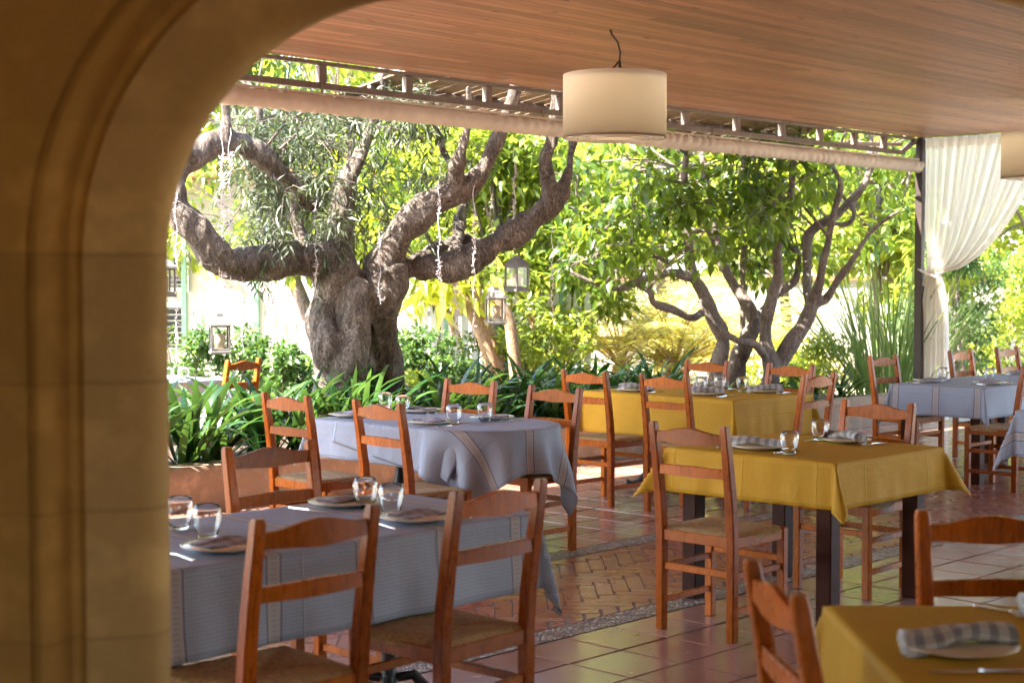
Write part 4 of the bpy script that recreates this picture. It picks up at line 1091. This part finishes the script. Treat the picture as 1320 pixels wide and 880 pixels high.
# ------------------------------------------------------------------ citrus tree
CY = 17.6
citrus = thing('citrus_tree', 'spreading multi-stemmed citrus tree with glossy leaves behind the back table', 'tree', (at(955, 480, CY).x, CY, 0))
cl_ = [
 [(924, 530, 17, 17.6), (926, 473, 14, 17.6), (930, 440, 12, 17.6), (918, 407, 12, 17.55), (905, 378, 10.5, 17.5), (893, 350, 9, 17.5), (887, 300, 7.5, 17.4), (880, 250, 7, 17.4), (885, 200, 6, 17.4)],
 [(892, 358, 8, 17.5), (870, 352, 7.5, 17.3), (850, 354, 7, 17.2), (823, 364, 6.5, 17.0), (793, 372, 5, 16.9), (762, 364, 3.5, 16.8), (735, 350, 3, 16.8)],
 [(905, 403, 7, 17.5), (888, 409, 7, 17.3), (865, 398, 6.5, 17.2), (842, 391, 6, 17.1), (838, 378, 5, 17.0), (822, 368, 4, 17.0)],
 [(862, 340, 4, 17.3), (845, 330, 4.5, 17.2), (815, 328, 4, 17.1), (795, 335, 3.5, 17.0), (775, 325, 3, 17.0)],
 [(946, 530, 18, 17.9), (948, 473, 15, 17.9), (960, 440, 13, 17.9), (970, 415, 11, 17.9), (960, 390, 11, 17.9), (948, 368, 9, 17.9), (935, 345, 7, 17.9), (925, 310, 6, 18), (915, 270, 5, 18), (905, 200, 5, 18)],
 [(965, 415, 9, 17.9), (985, 398, 8, 18.0), (1000, 380, 7, 18.1), (1025, 360, 6, 18.2), (1030, 330, 5, 18.2)],
 [(992, 530, 17, 17.6), (993, 473, 13, 17.6), (989, 440, 10, 17.6), (989, 405, 9.5, 17.6), (996, 379, 9, 17.6), (1003, 355, 8, 17.6), (1003, 320, 7, 17.5), (1016, 290, 6, 17.5), (1020, 250, 6, 17.5), (1022, 205, 6, 17.5)],
 [(1000, 478, 13, 17.7), (1015, 445, 13, 17.7), (1034, 418, 12, 17.7), (1048, 392, 11, 17.7), (1054, 370, 8, 17.6), (1062, 335, 6.5, 17.5), (1070, 300, 6, 17.5), (1078, 265, 5.5, 17.5), (1082, 235, 4.5, 17.5), (1072, 212, 4, 17.5)],
 [(1048, 390, 9, 17.7), (1066, 384, 7, 17.7), (1080, 362, 6, 17.6), (1098, 335, 5, 17.5), (1118, 305, 4.5, 17.5), (1138, 285, 4, 17.4), (1160, 272, 3, 17.3)],
 [(1045, 395, 9, 17.8), (1040, 370, 8, 17.9), (1040, 345, 7.5, 18), (1042, 310, 9, 18.1), (1055, 290, 8.5, 18.1), (1080, 275, 8, 18.1), (1098, 258, 7, 18.1), (1115, 235, 6, 18.1), (1125, 205, 5, 18.1)],
 [(1098, 262, 5, 18), (1100, 280, 4, 17.9), (1090, 290, 4, 17.9), (1072, 288, 3, 17.9)],
 [(900, 385, 5, 17.3), (915, 410, 6, 17.2), (938, 431, 6, 17.2), (955, 441, 6, 17.2), (972, 443, 6.5, 17.3), (984, 460, 6.5, 17.5), (990, 480, 6, 17.6)],
 [(930, 350, 4, 17.8), (915, 300, 4, 17.7), (900, 260, 3.5, 17.6), (870, 215, 3, 17.5)], [(1070, 310, 3.5, 17.5), (1040, 270, 3, 17.3), (1010, 245, 3, 17.2)],
]
CL3 = [px_limb([(a, b, q*.86, Y) for a, b, q, Y in l]) for l in cl_]; oc = citrus.location
me = limbs_mesh(CL3, oc, .020, .006, gn=5, jit=.12); link('trunk', me, MT['citrus_bark'], citrus)
anch = [Vector(p) for l in CL3 for p in catmull([Vector(q[:3]) for q in l[2:]], [1]*len(l[2:]), 4)[0]]
cen, rad_, cnt = [], [], []
rr_ = random.Random(8)
for (x0, x1, y0, y1, num) in ((740, 900, 190, 320, 46), (720, 830, 250, 350, 18), (840, 1000, 190, 300, 34), (900, 1060, 230, 340, 22), (1000, 1180, 180, 260, 24), (1110, 1185, 240, 340, 16), (960, 1010, 280, 350, 7), (840, 950, 290, 335, 6), (730, 800, 330, 372, 5), (760, 1180, 150, 200, 18)):
    for k in range(int(num*.62)): addc(rr_.uniform(x0, x1), rr_.uniform(y0, y1), rr_.uniform(16.3, 19.2), rr_.uniform(.20, .36), 40)
for k in range(12):
    a = rr_.uniform(0, 2*PI); q = rr_.uniform(0, 1)**.5*2.2; cen.append((oc.x+math.cos(a)*q, oc.y+.2+math.sin(a)*q*.8, 3.7+rr_.uniform(0, 1.6)*(1-q/4.5))); rad_.append(rr_.uniform(.35, .6)); cnt.append(70)
leafobj('crown', [cluster_leaves(cen, rad_, cnt, (.12, .20), .46, droop=.45, outw=.6, curl=.22)], MT['citrus_leaf'], citrus, oc)
tw = twigs(anch, cen, .012, 5); tw.v = [p-oc for p in tw.v]; tw.build('twigs', MT['citrus_bark'], citrus)

# ------------------------------------------------------------------ planter and strappy plants
pw = thing('planter_wall', 'low rough ochre stone planter wall along the garden edge', 'wall', W(0, -9.0, 0), ROT_U)
def rough_wall(u0, u1, y0, y1, h, name, seed):
    nx = int((u1-u0)/.06); prof = [(y0, -.03), (y0, h*.3), (y0, h*.65), (y0, h-.03), (y0+.02, h), (y0+(y1-y0)*.5, h+.004), (y1-.02, h), (y1, h-.03), (y1, -.03)]
    vs_ = []
    for i in range(nx+1):
        u = u0+(u1-u0)*i/nx
        for k, (y, z) in enumerate(prof):
            d = .022*noise.noise(Vector((u*2.2, z*6+k*.4, seed)))+.010*noise.noise(Vector((u*9, z*14, seed+k)))
            vs_.append((u, y+(d if k < 5 else -d*.4), z+(d*.6 if z > .1 else 0)))
    m_ = len(prof)
    f = [(i*m_+k, i*m_+k+1, (i+1)*m_+k+1, (i+1)*m_+k) for i in range(nx) for k in range(m_-1)]+[tuple(range(m_)), tuple(nx*m_+k for k in range(m_))]
    return MB().add(vs_, f)
rough_wall(2.5, 15.9, 0.0, .26, .32, 'wall', 1).build('coping', MT['planter_stone'], pw, auto=R(45))
sb = MB(); nx, ny = 90, 14; vs_ = []
for i in range(nx+1):
    for j in range(ny+1):
        u = 2.0+14.0*i/nx; y = .22+2.6*j/ny; vs_.append(tuple(W(u, -9.0-y, .26+.05*noise.noise(Vector((u*1.3, y*2, 0)))-(.28 if j == ny else 0))))
f = [(i*(ny+1)+j, i*(ny+1)+j+1, (i+1)*(ny+1)+j+1, (i+1)*(ny+1)+j) for i in range(nx) for j in range(ny)]
tag(link('planting_soil', pymesh('planting_soil', vs_, f), MT['soil'], smooth=True), kind='structure')
def clivia(u, v, h, n, where, m='strap_leaf', wl=.055, z0=.27, el=(.75, 1.45), droop=(.9, 2.0)):
    o = W(u, v, z0); t = thing('strap_leaf_plant', where, 'plant', o, 0, 'strap leaved plants in the planter')
    P = np.array([[rng.normal()*.05, rng.normal()*.05, 0] for _ in range(n)]); az = rng.uniform(0, 2*PI, n)
    L = rng.uniform(.65, 1.05, n)*h; e = rng.uniform(el[0], el[1], n); d = rng.uniform(droop[0], droop[1], n)
    t_ = thing  # noqa
    v_, f_, ti = straps(P, az, L, rng.uniform(.75, 1.15, n)*wl, e, d, twist=rng.uniform(-.8, .8, n)); link('foliage', npmesh('foliage', v_, f_, tint=ti, smooth=False), MT[m], t)
    MB().lathe([(0, -.02), (.05, -.02), (.035, .05), (0, .08)], 8).build('base', MT['strap_leaf'], t)
rr_ = random.Random(21); spots = []
for k in range(26):
    u = 4.9+(9.1-4.9)*(k % 13)/12+rr_.uniform(-.1, .1); v = -9.32-(.42 if k >= 13 else 0)-rr_.uniform(0, .15); spots.append((u, v, rr_.uniform(.72, .95), 'left'))
for k in range(22):
    u = 9.4+(11.9-9.4)*(k % 11)/10+rr_.uniform(-.1, .1); v = -9.34-(.42 if k >= 11 else 0)-rr_.uniform(0, .15); spots.append((u, v, rr_.uniform(.66, .88), 'right'))
for i, (u, v, h, s) in enumerate(spots):
    if u < 8.3: lab = 'glossy dark green strap leaved plant in the planter left of the olive trunk'
    else: lab = 'dark green strap leaved plant in the planter between olive and citrus trees'
    clivia(u, v, h, 26, lab)
for k in range(7): clivia(12.3+k*.5, -9.35-rr_.uniform(0, .3), .42, 16, 'low young strap leaved plant in the planter below the citrus tree')

# ------------------------------------------------------------------ tall reed clump by the post
def reed_clump(px, py, Y, n, Lr, label, m='reed_leaf', wl=.024, spread=.36):
    p = at(px, 480, Y); o = Vector((p.x, Y, 0)); t = thing('reed_clump', label, 'plant', o)
    P = rng.normal(size=(n, 3))*np.array([.22, .22, 0]); az = np.arctan2(P[:, 1], P[:, 0])+rng.normal(size=n)*.5
    L = rng.uniform(Lr[0], Lr[1], n); e = PI/2-np.abs(rng.normal(size=n))*spread-.03; d = rng.uniform(.1, .8, n)
    v_, f_, ti = straps(P, az, L, np.full(n, wl), e, d, seg=9, twist=rng.uniform(-1, 1, n)); link('foliage', npmesh('foliage', v_, f_, tint=ti), MT[m], t)
    MB().lathe([(0, -.05), (.3, -.05), (.25, .06), (0, .1)], 10).build('root_mound', MT['soil'], t)
reed_clump(1150, 480, 18.8, 190, (1.2, 2.15), 'tall fountain of narrow reedy leaves left of the curtain')
reed_clump(1180, 480, 19.8, 60, (1.1, 1.8), 'tall reedy leaves partly hidden behind the curtain')

# ------------------------------------------------------------------ palms (yellow, sunlit)
def palm(px, Y, n, L, label, z0=.3, m='palm_leaf', wl=.020, per=46):
    p = at(px, 480, Y); o = Vector((p.x, Y, 0)); t = thing('palm', label, 'palm'); t.location = o
    parts = []; rc = MB()
    for k in range(n):
        az = 2*PI*k/n+rng.uniform(-.2, .2); el = rng.uniform(.35, 1.35); pos = Vector((0, 0, z0)); e = el; dr = rng.uniform(1.1, 1.9); LL = L*rng.uniform(.8, 1.1)
        pts = [pos.copy()]; seg = 12
        for i in range(seg):
            d = Vector((math.cos(az)*math.cos(e), math.sin(az)*math.cos(e), math.sin(e))); pos = pos+d*LL/seg; e -= dr/seg; pts.append(pos.copy())
        rc.tube(pts, [.014*(1-i/(seg+2)) for i in range(seg+1)], 5)
        tt_ = np.linspace(.12, .99, per); P = np.array([pts[min(seg-1, int(t*seg))].lerp(pts[min(seg, int(t*seg)+1)], t*seg-int(t*seg)) for t in tt_])
        Dd = np.gradient(P, axis=0); Dd /= np.linalg.norm(Dd, axis=1, keepdims=True); side = np.cross(Dd, [0, 0, 1.]); side /= np.linalg.norm(side, axis=1, keepdims=True)+1e-6
        for s in (-1, 1):
            D = side*s+Dd*.75+np.array([0, 0, .15])+rng.normal(size=P.shape)*.08; LLf = .34*np.sin(np.pi*(tt_*.85+.1))+.03
            parts.append(leaves(P, D, LLf, np.full(per, wl), fold=.1, curl=.25, roll=rng.uniform(-.3, .3, per), tint=np.clip(rng.normal(.5, .22, per), 0, 1)))
    leafobj('fronds', parts, MT[m], t); rc.build('midribs', MT['tan_stem'], t)
    MB().lathe([(0, -.05), (.14, -.05), (.16, z0*.5), (.12, z0+.05), (0, z0+.1)], 12).build('stump', MT['tan_stem'], t)
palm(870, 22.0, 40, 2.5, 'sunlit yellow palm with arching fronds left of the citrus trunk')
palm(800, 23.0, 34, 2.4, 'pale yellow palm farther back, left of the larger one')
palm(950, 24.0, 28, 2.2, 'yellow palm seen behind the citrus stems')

# ------------------------------------------------------------------ shrubs and background trees
def shrub(px, Y, w_, h, n, label, m='shrub_leaf', Lr=(.06, .11), ar=.5, z0=.0, cl=24, group=None, name='shrub', stems=7, dep=.7, dens=1.0, sm='citrus_bark'):
    p = at(px, 480, Y); o = Vector((p.x, Y, 0)); t = thing(name, label, 'shrub', o, 0, group)
    rs_ = random.Random(int(px*7+Y*3)); cs, rd, ct = [], [], []
    for k in range(cl):
        a = rs_.uniform(0, 2*PI); q = rs_.uniform(.1, 1)**.6; hz = rs_.uniform(.12, 1)
        prof = math.sin(PI*min(1, hz*.8+.15))**.5*.95+.05
        cs.append((math.cos(a)*q*w_/2*prof, math.sin(a)*q*w_/2*dep*prof, z0+hz*h*.93)); rd.append(rs_.uniform(.10, .19)*(w_+h)/2*.9); ct.append(int(n/cl*rs_.uniform(.5, 1.4)))
    leafobj('foliage', [cluster_leaves(cs, rd, ct, Lr, ar, droop=.1, outw=.7, curl=.15)], MT[m], t)
    st_ = MB()
    for k in range(stems):
        c = Vector(cs[k*3 % cl]); b = Vector((rs_.uniform(-.12, .12)*w_, rs_.uniform(-.1, .1)*w_, -.03)); st_.tube([b, b.lerp(c, .5)+Vector((rs_.uniform(-.05, .05), 0, .05))*w_, c], [.012*h**.5+.006, .010*h**.5+.003, .004], 6)
    st_.build('stems', MT[sm], t)
    return t
G1 = 'leafy shrubs in the garden'
shrub(248, 15.4, .95, 1.16, 2600, 'broad leaved green shrub behind the garden table', group=G1)
shrub(318, 15.6, 1.1, 1.22, 3000, 'broad leaved green shrub under the hanging white lantern', group=G1)
shrub(378, 15.0, .75, 1.0, 1700, 'smaller loose green shrub left of the olive trunk', group=G1)
shrub(553, 16.0, 1.0, 1.18, 3000, 'rounded dense shrub right of the olive trunk', group=G1)
shrub(525, 14.4, .5, .75, 700, 'low pale leafy shrub at the right foot of the olive trunk', group=G1, m='bright_leaf')
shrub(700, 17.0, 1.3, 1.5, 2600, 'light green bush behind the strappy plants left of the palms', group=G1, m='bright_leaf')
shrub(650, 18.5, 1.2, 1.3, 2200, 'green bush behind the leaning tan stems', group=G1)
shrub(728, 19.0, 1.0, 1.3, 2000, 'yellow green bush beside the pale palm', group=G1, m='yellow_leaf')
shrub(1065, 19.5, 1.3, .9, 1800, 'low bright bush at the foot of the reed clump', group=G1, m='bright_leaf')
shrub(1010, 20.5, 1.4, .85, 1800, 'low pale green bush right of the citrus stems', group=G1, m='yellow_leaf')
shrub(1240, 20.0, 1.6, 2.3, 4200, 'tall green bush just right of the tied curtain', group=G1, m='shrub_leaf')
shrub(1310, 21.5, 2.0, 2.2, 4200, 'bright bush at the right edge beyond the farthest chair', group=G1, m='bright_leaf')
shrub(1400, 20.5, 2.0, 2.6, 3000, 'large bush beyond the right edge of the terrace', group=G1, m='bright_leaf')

def bg_tree(px, Y, w_, h0, h1, n, label, m='bright_leaf', Lr=(.14, .24), cl=60, ar=.45, trunk=.09, name='garden_tree', mb_='citrus_bark', lean=0.0):
    p = at(px, 480, Y); o = Vector((p.x, Y, 0)); t = thing(name, label, 'tree', o, 0, 'trees behind the terrace')
    rs_ = random.Random(int(px*3+Y*5)); cs, rd, ct = [], [], []
    for k in range(cl):
        a = rs_.uniform(0, 2*PI); q = rs_.uniform(0, 1)**.5; hz = rs_.uniform(0, 1); pr = math.sin(PI*(hz*.75+.2))**.6
        cs.append((lean*hz*2+math.cos(a)*q*w_/2*pr, math.sin(a)*q*w_/2*.7*pr, h0+hz*(h1-h0))); rd.append(rs_.uniform(.28, .55)); ct.append(int(n/cl*rs_.uniform(.4, 1.6)))
    leafobj('crown', [cluster_leaves(cs, rd, ct, Lr, ar, droop=.3, outw=.5)], MT[m], t)
    mb = MB(); top = Vector((lean*1.0, 0, h0+(h1-h0)*.6)); mb.tube([(0, 0, -.05), (lean*.2+.05, 0, h0*.5), (lean*.5-.04, 0, h0), top], [trunk*1.25, trunk, trunk*.85, trunk*.3], 10)
    for k in range(min(cl, 26)):
        c = Vector(cs[k]); b = Vector((lean*.4, 0, h0*.75)).lerp(top, rs_.uniform(0, .8)); mb.tube([b, b.lerp(c, .5)+Vector((0, 0, .12)), c], [trunk*.4, trunk*.25, trunk*.08], 6)
    mb.build('trunk', MT[mb_], t, smooth=True); return t
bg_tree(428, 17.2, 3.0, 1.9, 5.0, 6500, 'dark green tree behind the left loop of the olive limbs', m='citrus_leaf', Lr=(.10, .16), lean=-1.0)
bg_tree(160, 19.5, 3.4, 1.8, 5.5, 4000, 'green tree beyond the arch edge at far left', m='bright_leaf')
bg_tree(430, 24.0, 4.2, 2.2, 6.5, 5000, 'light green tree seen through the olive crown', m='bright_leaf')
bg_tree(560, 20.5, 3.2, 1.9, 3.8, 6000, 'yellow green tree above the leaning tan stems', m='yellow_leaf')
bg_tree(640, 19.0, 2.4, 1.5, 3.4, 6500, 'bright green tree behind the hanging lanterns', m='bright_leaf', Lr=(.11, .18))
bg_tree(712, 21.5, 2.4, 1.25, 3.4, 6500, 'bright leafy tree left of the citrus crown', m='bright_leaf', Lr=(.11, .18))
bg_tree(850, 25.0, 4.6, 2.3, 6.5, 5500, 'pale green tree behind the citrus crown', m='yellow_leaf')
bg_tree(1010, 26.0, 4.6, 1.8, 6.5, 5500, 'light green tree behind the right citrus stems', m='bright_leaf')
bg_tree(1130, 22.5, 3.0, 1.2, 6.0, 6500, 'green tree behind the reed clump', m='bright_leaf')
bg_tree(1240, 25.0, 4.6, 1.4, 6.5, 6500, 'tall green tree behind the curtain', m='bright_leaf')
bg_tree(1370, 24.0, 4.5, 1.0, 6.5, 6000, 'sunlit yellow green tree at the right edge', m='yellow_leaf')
# leaning tan stems with broad yellow leaves
ls = thing('leaning_shrub', 'cluster of leaning tan stems with broad yellow leaves right of olive trunk', 'tree', (at(625, 480, 16.6).x, 16.6, 0))
stl = [[(645, 520, 9, 16.6), (628, 450, 9, 16.6), (604, 395, 7, 16.6), (575, 340, 5, 16.6)], [(655, 520, 10, 16.9), (640, 455, 9, 16.9), (622, 410, 8, 16.9), (612, 360, 6, 16.9), (600, 300, 5, 16.9)],
       [(668, 520, 9, 16.5), (662, 455, 8, 16.5), (655, 410, 8, 16.5), (632, 370, 6, 16.5)], [(600, 520, 6, 16.8), (592, 450, 6, 16.8), (578, 405, 5, 16.8), (552, 385, 4, 16.8)], [(735, 520, 8, 17.2), (722, 472, 7, 17.2), (700, 435, 7, 17.2), (680, 400, 5, 17.2)]]
SL3 = [px_limb(l) for l in stl]; mb = MB()
for l in SL3:
    P, r_ = catmull([Vector(q[:3])-ls.location for q in l], [q[3] for q in l], 5); mb.tube(P, r_, 9)
mb.build('stems', MT['tan_stem'], ls, smooth=True)
parts = []
for (px, py, n) in ((560, 365, 16), (580, 372, 14), (545, 380, 10), (600, 340, 12), (630, 365, 10), (575, 345, 10)):
    c = np.array(at(px, py, 16.6))-np.array(ls.location); P = c[None]+rng.normal(size=(n, 3))*.10
    D = rng.normal(size=(n, 3))*.7+np.array([0, 0, -.9]); L = rng.uniform(.25, .42, n); parts.append(leaves(P, D, L, L*.32, curl=.2, fold=.2, tint=rng.uniform(.3, 1, n)))
leafobj('foliage', parts, MT['yellow_leaf'], ls)

# ------------------------------------------------------------------ pale fence, house at the back left
pf = thing('picket_fence', 'white picket fence in full sun behind the shrubs', 'fence', (-3, 19.0, 0))
mb = MB()
for k in range(40):
    x = -.95+k*.125; h = 1.42+.02*math.sin(k*5)
    mb.add([(x-.045, -.01, .05), (x+.045, -.01, .05), (x+.045, -.01, h), (x, -.01, h+.06), (x-.045, -.01, h), (x-.045, .012, .05), (x+.045, .012, .05), (x+.045, .012, h), (x, .012, h+.06), (x-.045, .012, h)],
           [(0, 1, 2, 3, 4), (9, 8, 7, 6, 5), (0, 5, 6, 1), (1, 6, 7, 2), (2, 7, 8, 3), (3, 8, 9, 4), (4, 9, 5, 0)])
mb.build('pickets', MT['white_paint'], pf)
MB().bar((-1.0, .03, .4), (4.1, .03, .4), .03, .07).bar((-1.0, .03, 1.2), (4.1, .03, 1.2), .03, .07).build('rails', MT['white_paint'], pf)
for x in (-1.0, -.12, .9, 2.2, 3.6): MB().bar((x, -.06, 0), (x, -.06, 2.15), .06, .06).build('fence_post', MT['green_paint'], pf)
hs = thing('white_house', 'pale house wall with an air-conditioning unit modelled as a louvred window at far left', 'house', (-6.2, 21.5, 0))
MB().box((0, 1.5, 1.5), (8.4, 3.0, 3.0)).build('wall', MT['cream_wall'], hs)
MB().box((0, 1.4, 3.08), (8.9, 3.6, .14)).build('roof', MT['far_tile'], hs)
for (px, py, w2, h2) in ((218, 422, .66, .62), (214, 350, .5, .5)):  # lower louvred frame stands in for an air-conditioning unit
    c = at(px, py, 21.45)-hs.location
    wn = MB(); wn.box((c.x, -.03, c.z+h2/2), (w2+.12, .06, .06)); wn.box((c.x, -.03, c.z-h2/2), (w2+.12, .06, .06))
    for s in (-1, 1): wn.box((c.x+s*(w2/2+.03), -.031, c.z), (.06, .062, h2-.06))
    wf = wn.build('window', MT['shutter'], hs)
    MB().box((c.x, .0, c.z), (w2, .02, h2-.06)).build('painted_shade_panel', MT['painted_gap_shade'], wf)  # dark panel on the solid wall paints the shade behind the louvres
    sl_ = MB(); nl = 7
    for k in range(nl): sl_.box((c.x, -.03, c.z-h2/2+.07+k*(h2-.12)/(nl-1)), (w2, .04, .020))
    sl_.build('louvres', MT['louvre_grey'], wf)
# far garden wall closing the right side
gw = thing('garden_wall', 'pale low garden wall glimpsed behind the palms', 'wall', (4, 29, 0))
MB().box((0, 0, .8), (22, .25, 1.6)).build('masonry', MT['cream_wall'], gw); MB().box((0, 0, 1.64), (22.1, .35, .08)).build('coping', MT['far_tile'], gw)

# reed canopy beyond the truss
rcn = thing('reed_canopy', 'brown reed awning seen between ceiling and truss', 'awning', W(8.75, -9.35, 3.40), ROT_U)
mb = MB(); rs_ = random.Random(5)
for k in range(200): 
    x = k*.033; mb.bar((x+rs_.uniform(-.006, .006), 0, 0), (x+.02+rs_.uniform(-.03, .03), 1.5, -.20), .036, .018, .003)
mb.build('reeds', MT['reed'], rcn)
mb = MB()
for q in (.12, .8, 1.4): mb.tube([(0, q, -q*.133-.03), (6.6, q, -q*.133-.03)], .022, 8)
mb.build('poles', MT['citrus_bark'], rcn)
for x in (.3, 6.3): MB().tube([(x, 1.4, -3.40), (x, 1.4, -.2)], .035, 8).build('prop', MT['citrus_bark'], rcn)

# ------------------------------------------------------------------ lanterns and fairy light strings
def make_lantern():
    t = thing('lantern', 'x', 'lantern'); w2 = .068; lm = MT['lantern_metal']          # origin at hanging ring top
    z0 = -.36
    MB().box((0, 0, z0+.012), (.16, .16, .024), ch=.004).box((0, 0, z0+.032), (.14, .14, .018), ch=.002).build('base', lm, t)
    fr = MB()
    for sx in (-1, 1):
        for sy in (-1, 1): fr.box((sx*w2, sy*w2, z0+.13), (.014, .014, .18))
    for s in (-1, 1): fr.box((s*w2, 0, z0+.214), (.013, .122, .014)); fr.box((0, s*w2, z0+.214), (.122, .013, .014))
    fr.build('frame', lm, t)
    rf = MB(); 
    for (a, b, za, zb) in ((.084, .080, z0+.22, z0+.235), (.080, .050, z0+.235, z0+.272), (.050, .026, z0+.272, z0+.288), (.026, .024, z0+.288, z0+.312)):
        rf.add([(-a, -a, za), (a, -a, za), (a, a, za), (-a, a, za), (-b, -b, zb), (b, -b, zb), (b, b, zb), (-b, b, zb)], [(3, 2, 1, 0), (4, 5, 6, 7), (0, 1, 5, 4), (1, 2, 6, 5), (2, 3, 7, 6), (3, 0, 4, 7)])
    rf.build('roof', lm, t)
    MB().tube([(.022*math.cos(2*PI*i/16), 0, z0+.333+.024*math.sin(2*PI*i/16)) for i in range(17)], .003, 6).build('ring', lm, t)
    gl = MB()
    for s in (-1, 1): gl.box((s*w2, 0, z0+.13), (.003, .12, .165)); gl.box((0, s*w2, z0+.13), (.12, .003, .165))
    gl.build('glass_pane', MT['pane_glass'], t)
    MB().lathe([(0, z0+.04), (.038, z0+.04), (.039, z0+.15), (.030, z0+.156), (0, z0+.148)], 20).build('candle', MT['candle'], t, smooth=True)
    return t
ln0 = make_lantern(); firstl = [True]
def lantern(px, ytop, Y, ystr, label):
    p = at(px, ytop, Y)
    if firstl[0]: firstl[0] = False; l = ln0; l.location = p; l.rotation_euler = (0, 0, .3); l['label'] = label; l['group'] = 'lanterns hanging from the olive tree'
    else: l = dup(ln0, p, rr_.uniform(0, 1.5), label, 'lanterns hanging from the olive tree')
    q = at(px, ystr, Y); t = thing('hanging_cord', 'thin cord holding the '+label.split(' hanging')[0].replace('lantern', 'lantern')+' lantern' if False else 'thin cord above the '+label, 'cord', p)
    MB().tube([(0, 0, 0), (.004, 0, (q.z-p.z)*.5), (0, 0, q.z-p.z)], .0035, 5).build('strand', MT['reed'], t)
lantern(283, 396, 12.0, 345, 'white lantern over the shrubs at left')
lantern(639, 363, 13.2, 312, 'lower lantern of the right hand pair')
lantern(666, 322, 13.4, 285, 'upper lantern of the right hand pair')
lantern(210, 322, 11.9, 260, 'lantern half hidden by the arch edge')
def fairy(px, y0, y1, Y, label, dense=1.0, wd=.030):
    p = at(px, y0, Y); q = at(px, y1, Y); L = p.z-q.z
    rs_ = random.Random(int(px)); mb = MB(); n = int(L/.05)+2
    pts = [(.010*math.sin(i*1.1+px), .010*math.cos(i*.9), -L*i/n) for i in range(n+1)]; mb.tube(pts, .0028, 5); k = int(L*55*dense)
    for i in range(k):
        z = -L*(.15+.85*rs_.random()); a = rs_.uniform(0, 2*PI); r_ = rs_.uniform(.4, 1)*wd; e = rs_.uniform(-.02, .03)
        c = Vector((0, 0, z)); d = Vector((r_*math.cos(a), r_*math.sin(a), e)); mb.tube([c, c+d], [.0018, .0042], 4)
    o = mb.build('fairy_light_string', MT['wire']); o.location = p; tag(o, label, 'string lights', 'unlit icicle light strings on the olive tree')
for a in ((226, 190, 468, 11.9, 'light string nearest the arch edge'), (286, 160, 400, 12.1, 'thick light string left of the white lantern', 2.2, .045), (296, 165, 372, 12.2, 'thick light string just right of its twin', 1.8, .04), (312, 345, 455, 12.3, 'light string hanging below the left limb'),
          (350, 330, 480, 12.5, 'light string between left limb and garden chair'), (407, 235, 385, 12.6, 'light string across the olive fork', 1.2), (489, 295, 392, 12.7, 'light string on the right olive stem'),
          (566, 215, 360, 12.8, 'light string left of the right limb'), (570, 360, 440, 13.1, 'light string below the right limb, far left one'), (588, 290, 470, 13.2, 'thick light string before the tan stems', 2.4, .05),
          (611, 230, 450, 13.1, 'light string halfway along the right limb'), (633, 240, 330, 13.4, 'light string left of the lanterns'), (663, 190, 322, 13.4, 'light string ending at the upper lantern', 1.5), (712, 290, 410, 13.5, 'light string at the elbow of the right limb'), (590, 250, 345, 13.9, 'light string behind the right limb')):
    fairy(*a)

# ------------------------------------------------------------------ distant planting mass and haze-free horizon
def far_mass():
    n = 160; rs_ = random.Random(99); cs = []; rd = []; ct = []
    for k in range(n):
        x = rs_.uniform(-20, 26); cs.append((x, 34+rs_.uniform(-1.5, 3), rs_.uniform(.3, 7.5)*rs_.uniform(.5, 1))); rd.append(rs_.uniform(.8, 1.5)); ct.append(150)
    v, f, t = cluster_leaves(cs, rd, ct, (.35, .6), .5, droop=.2)
    tag(link('distant_greenery', npmesh('distant_greenery', v, f, tint=t), MT['bright_leaf']), 'mass of light green trees closing off the garden far behind', 'greenery', kind='stuff')
far_mass()
labs = {}
for o in C.objects:
    if 'label' in o and o.parent is None: labs.setdefault(o['label'], []).append(o.name)
for k, v in labs.items():
    if not 4 <= len(k.split()) <= 16: print('LABELLEN', len(k.split()), k)
    if len(v) > 1: print('DUPLABEL', len(v), k)
print('objects', len(C.objects), 'tris', sum(len(m.polygons) for m in bpy.data.meshes))
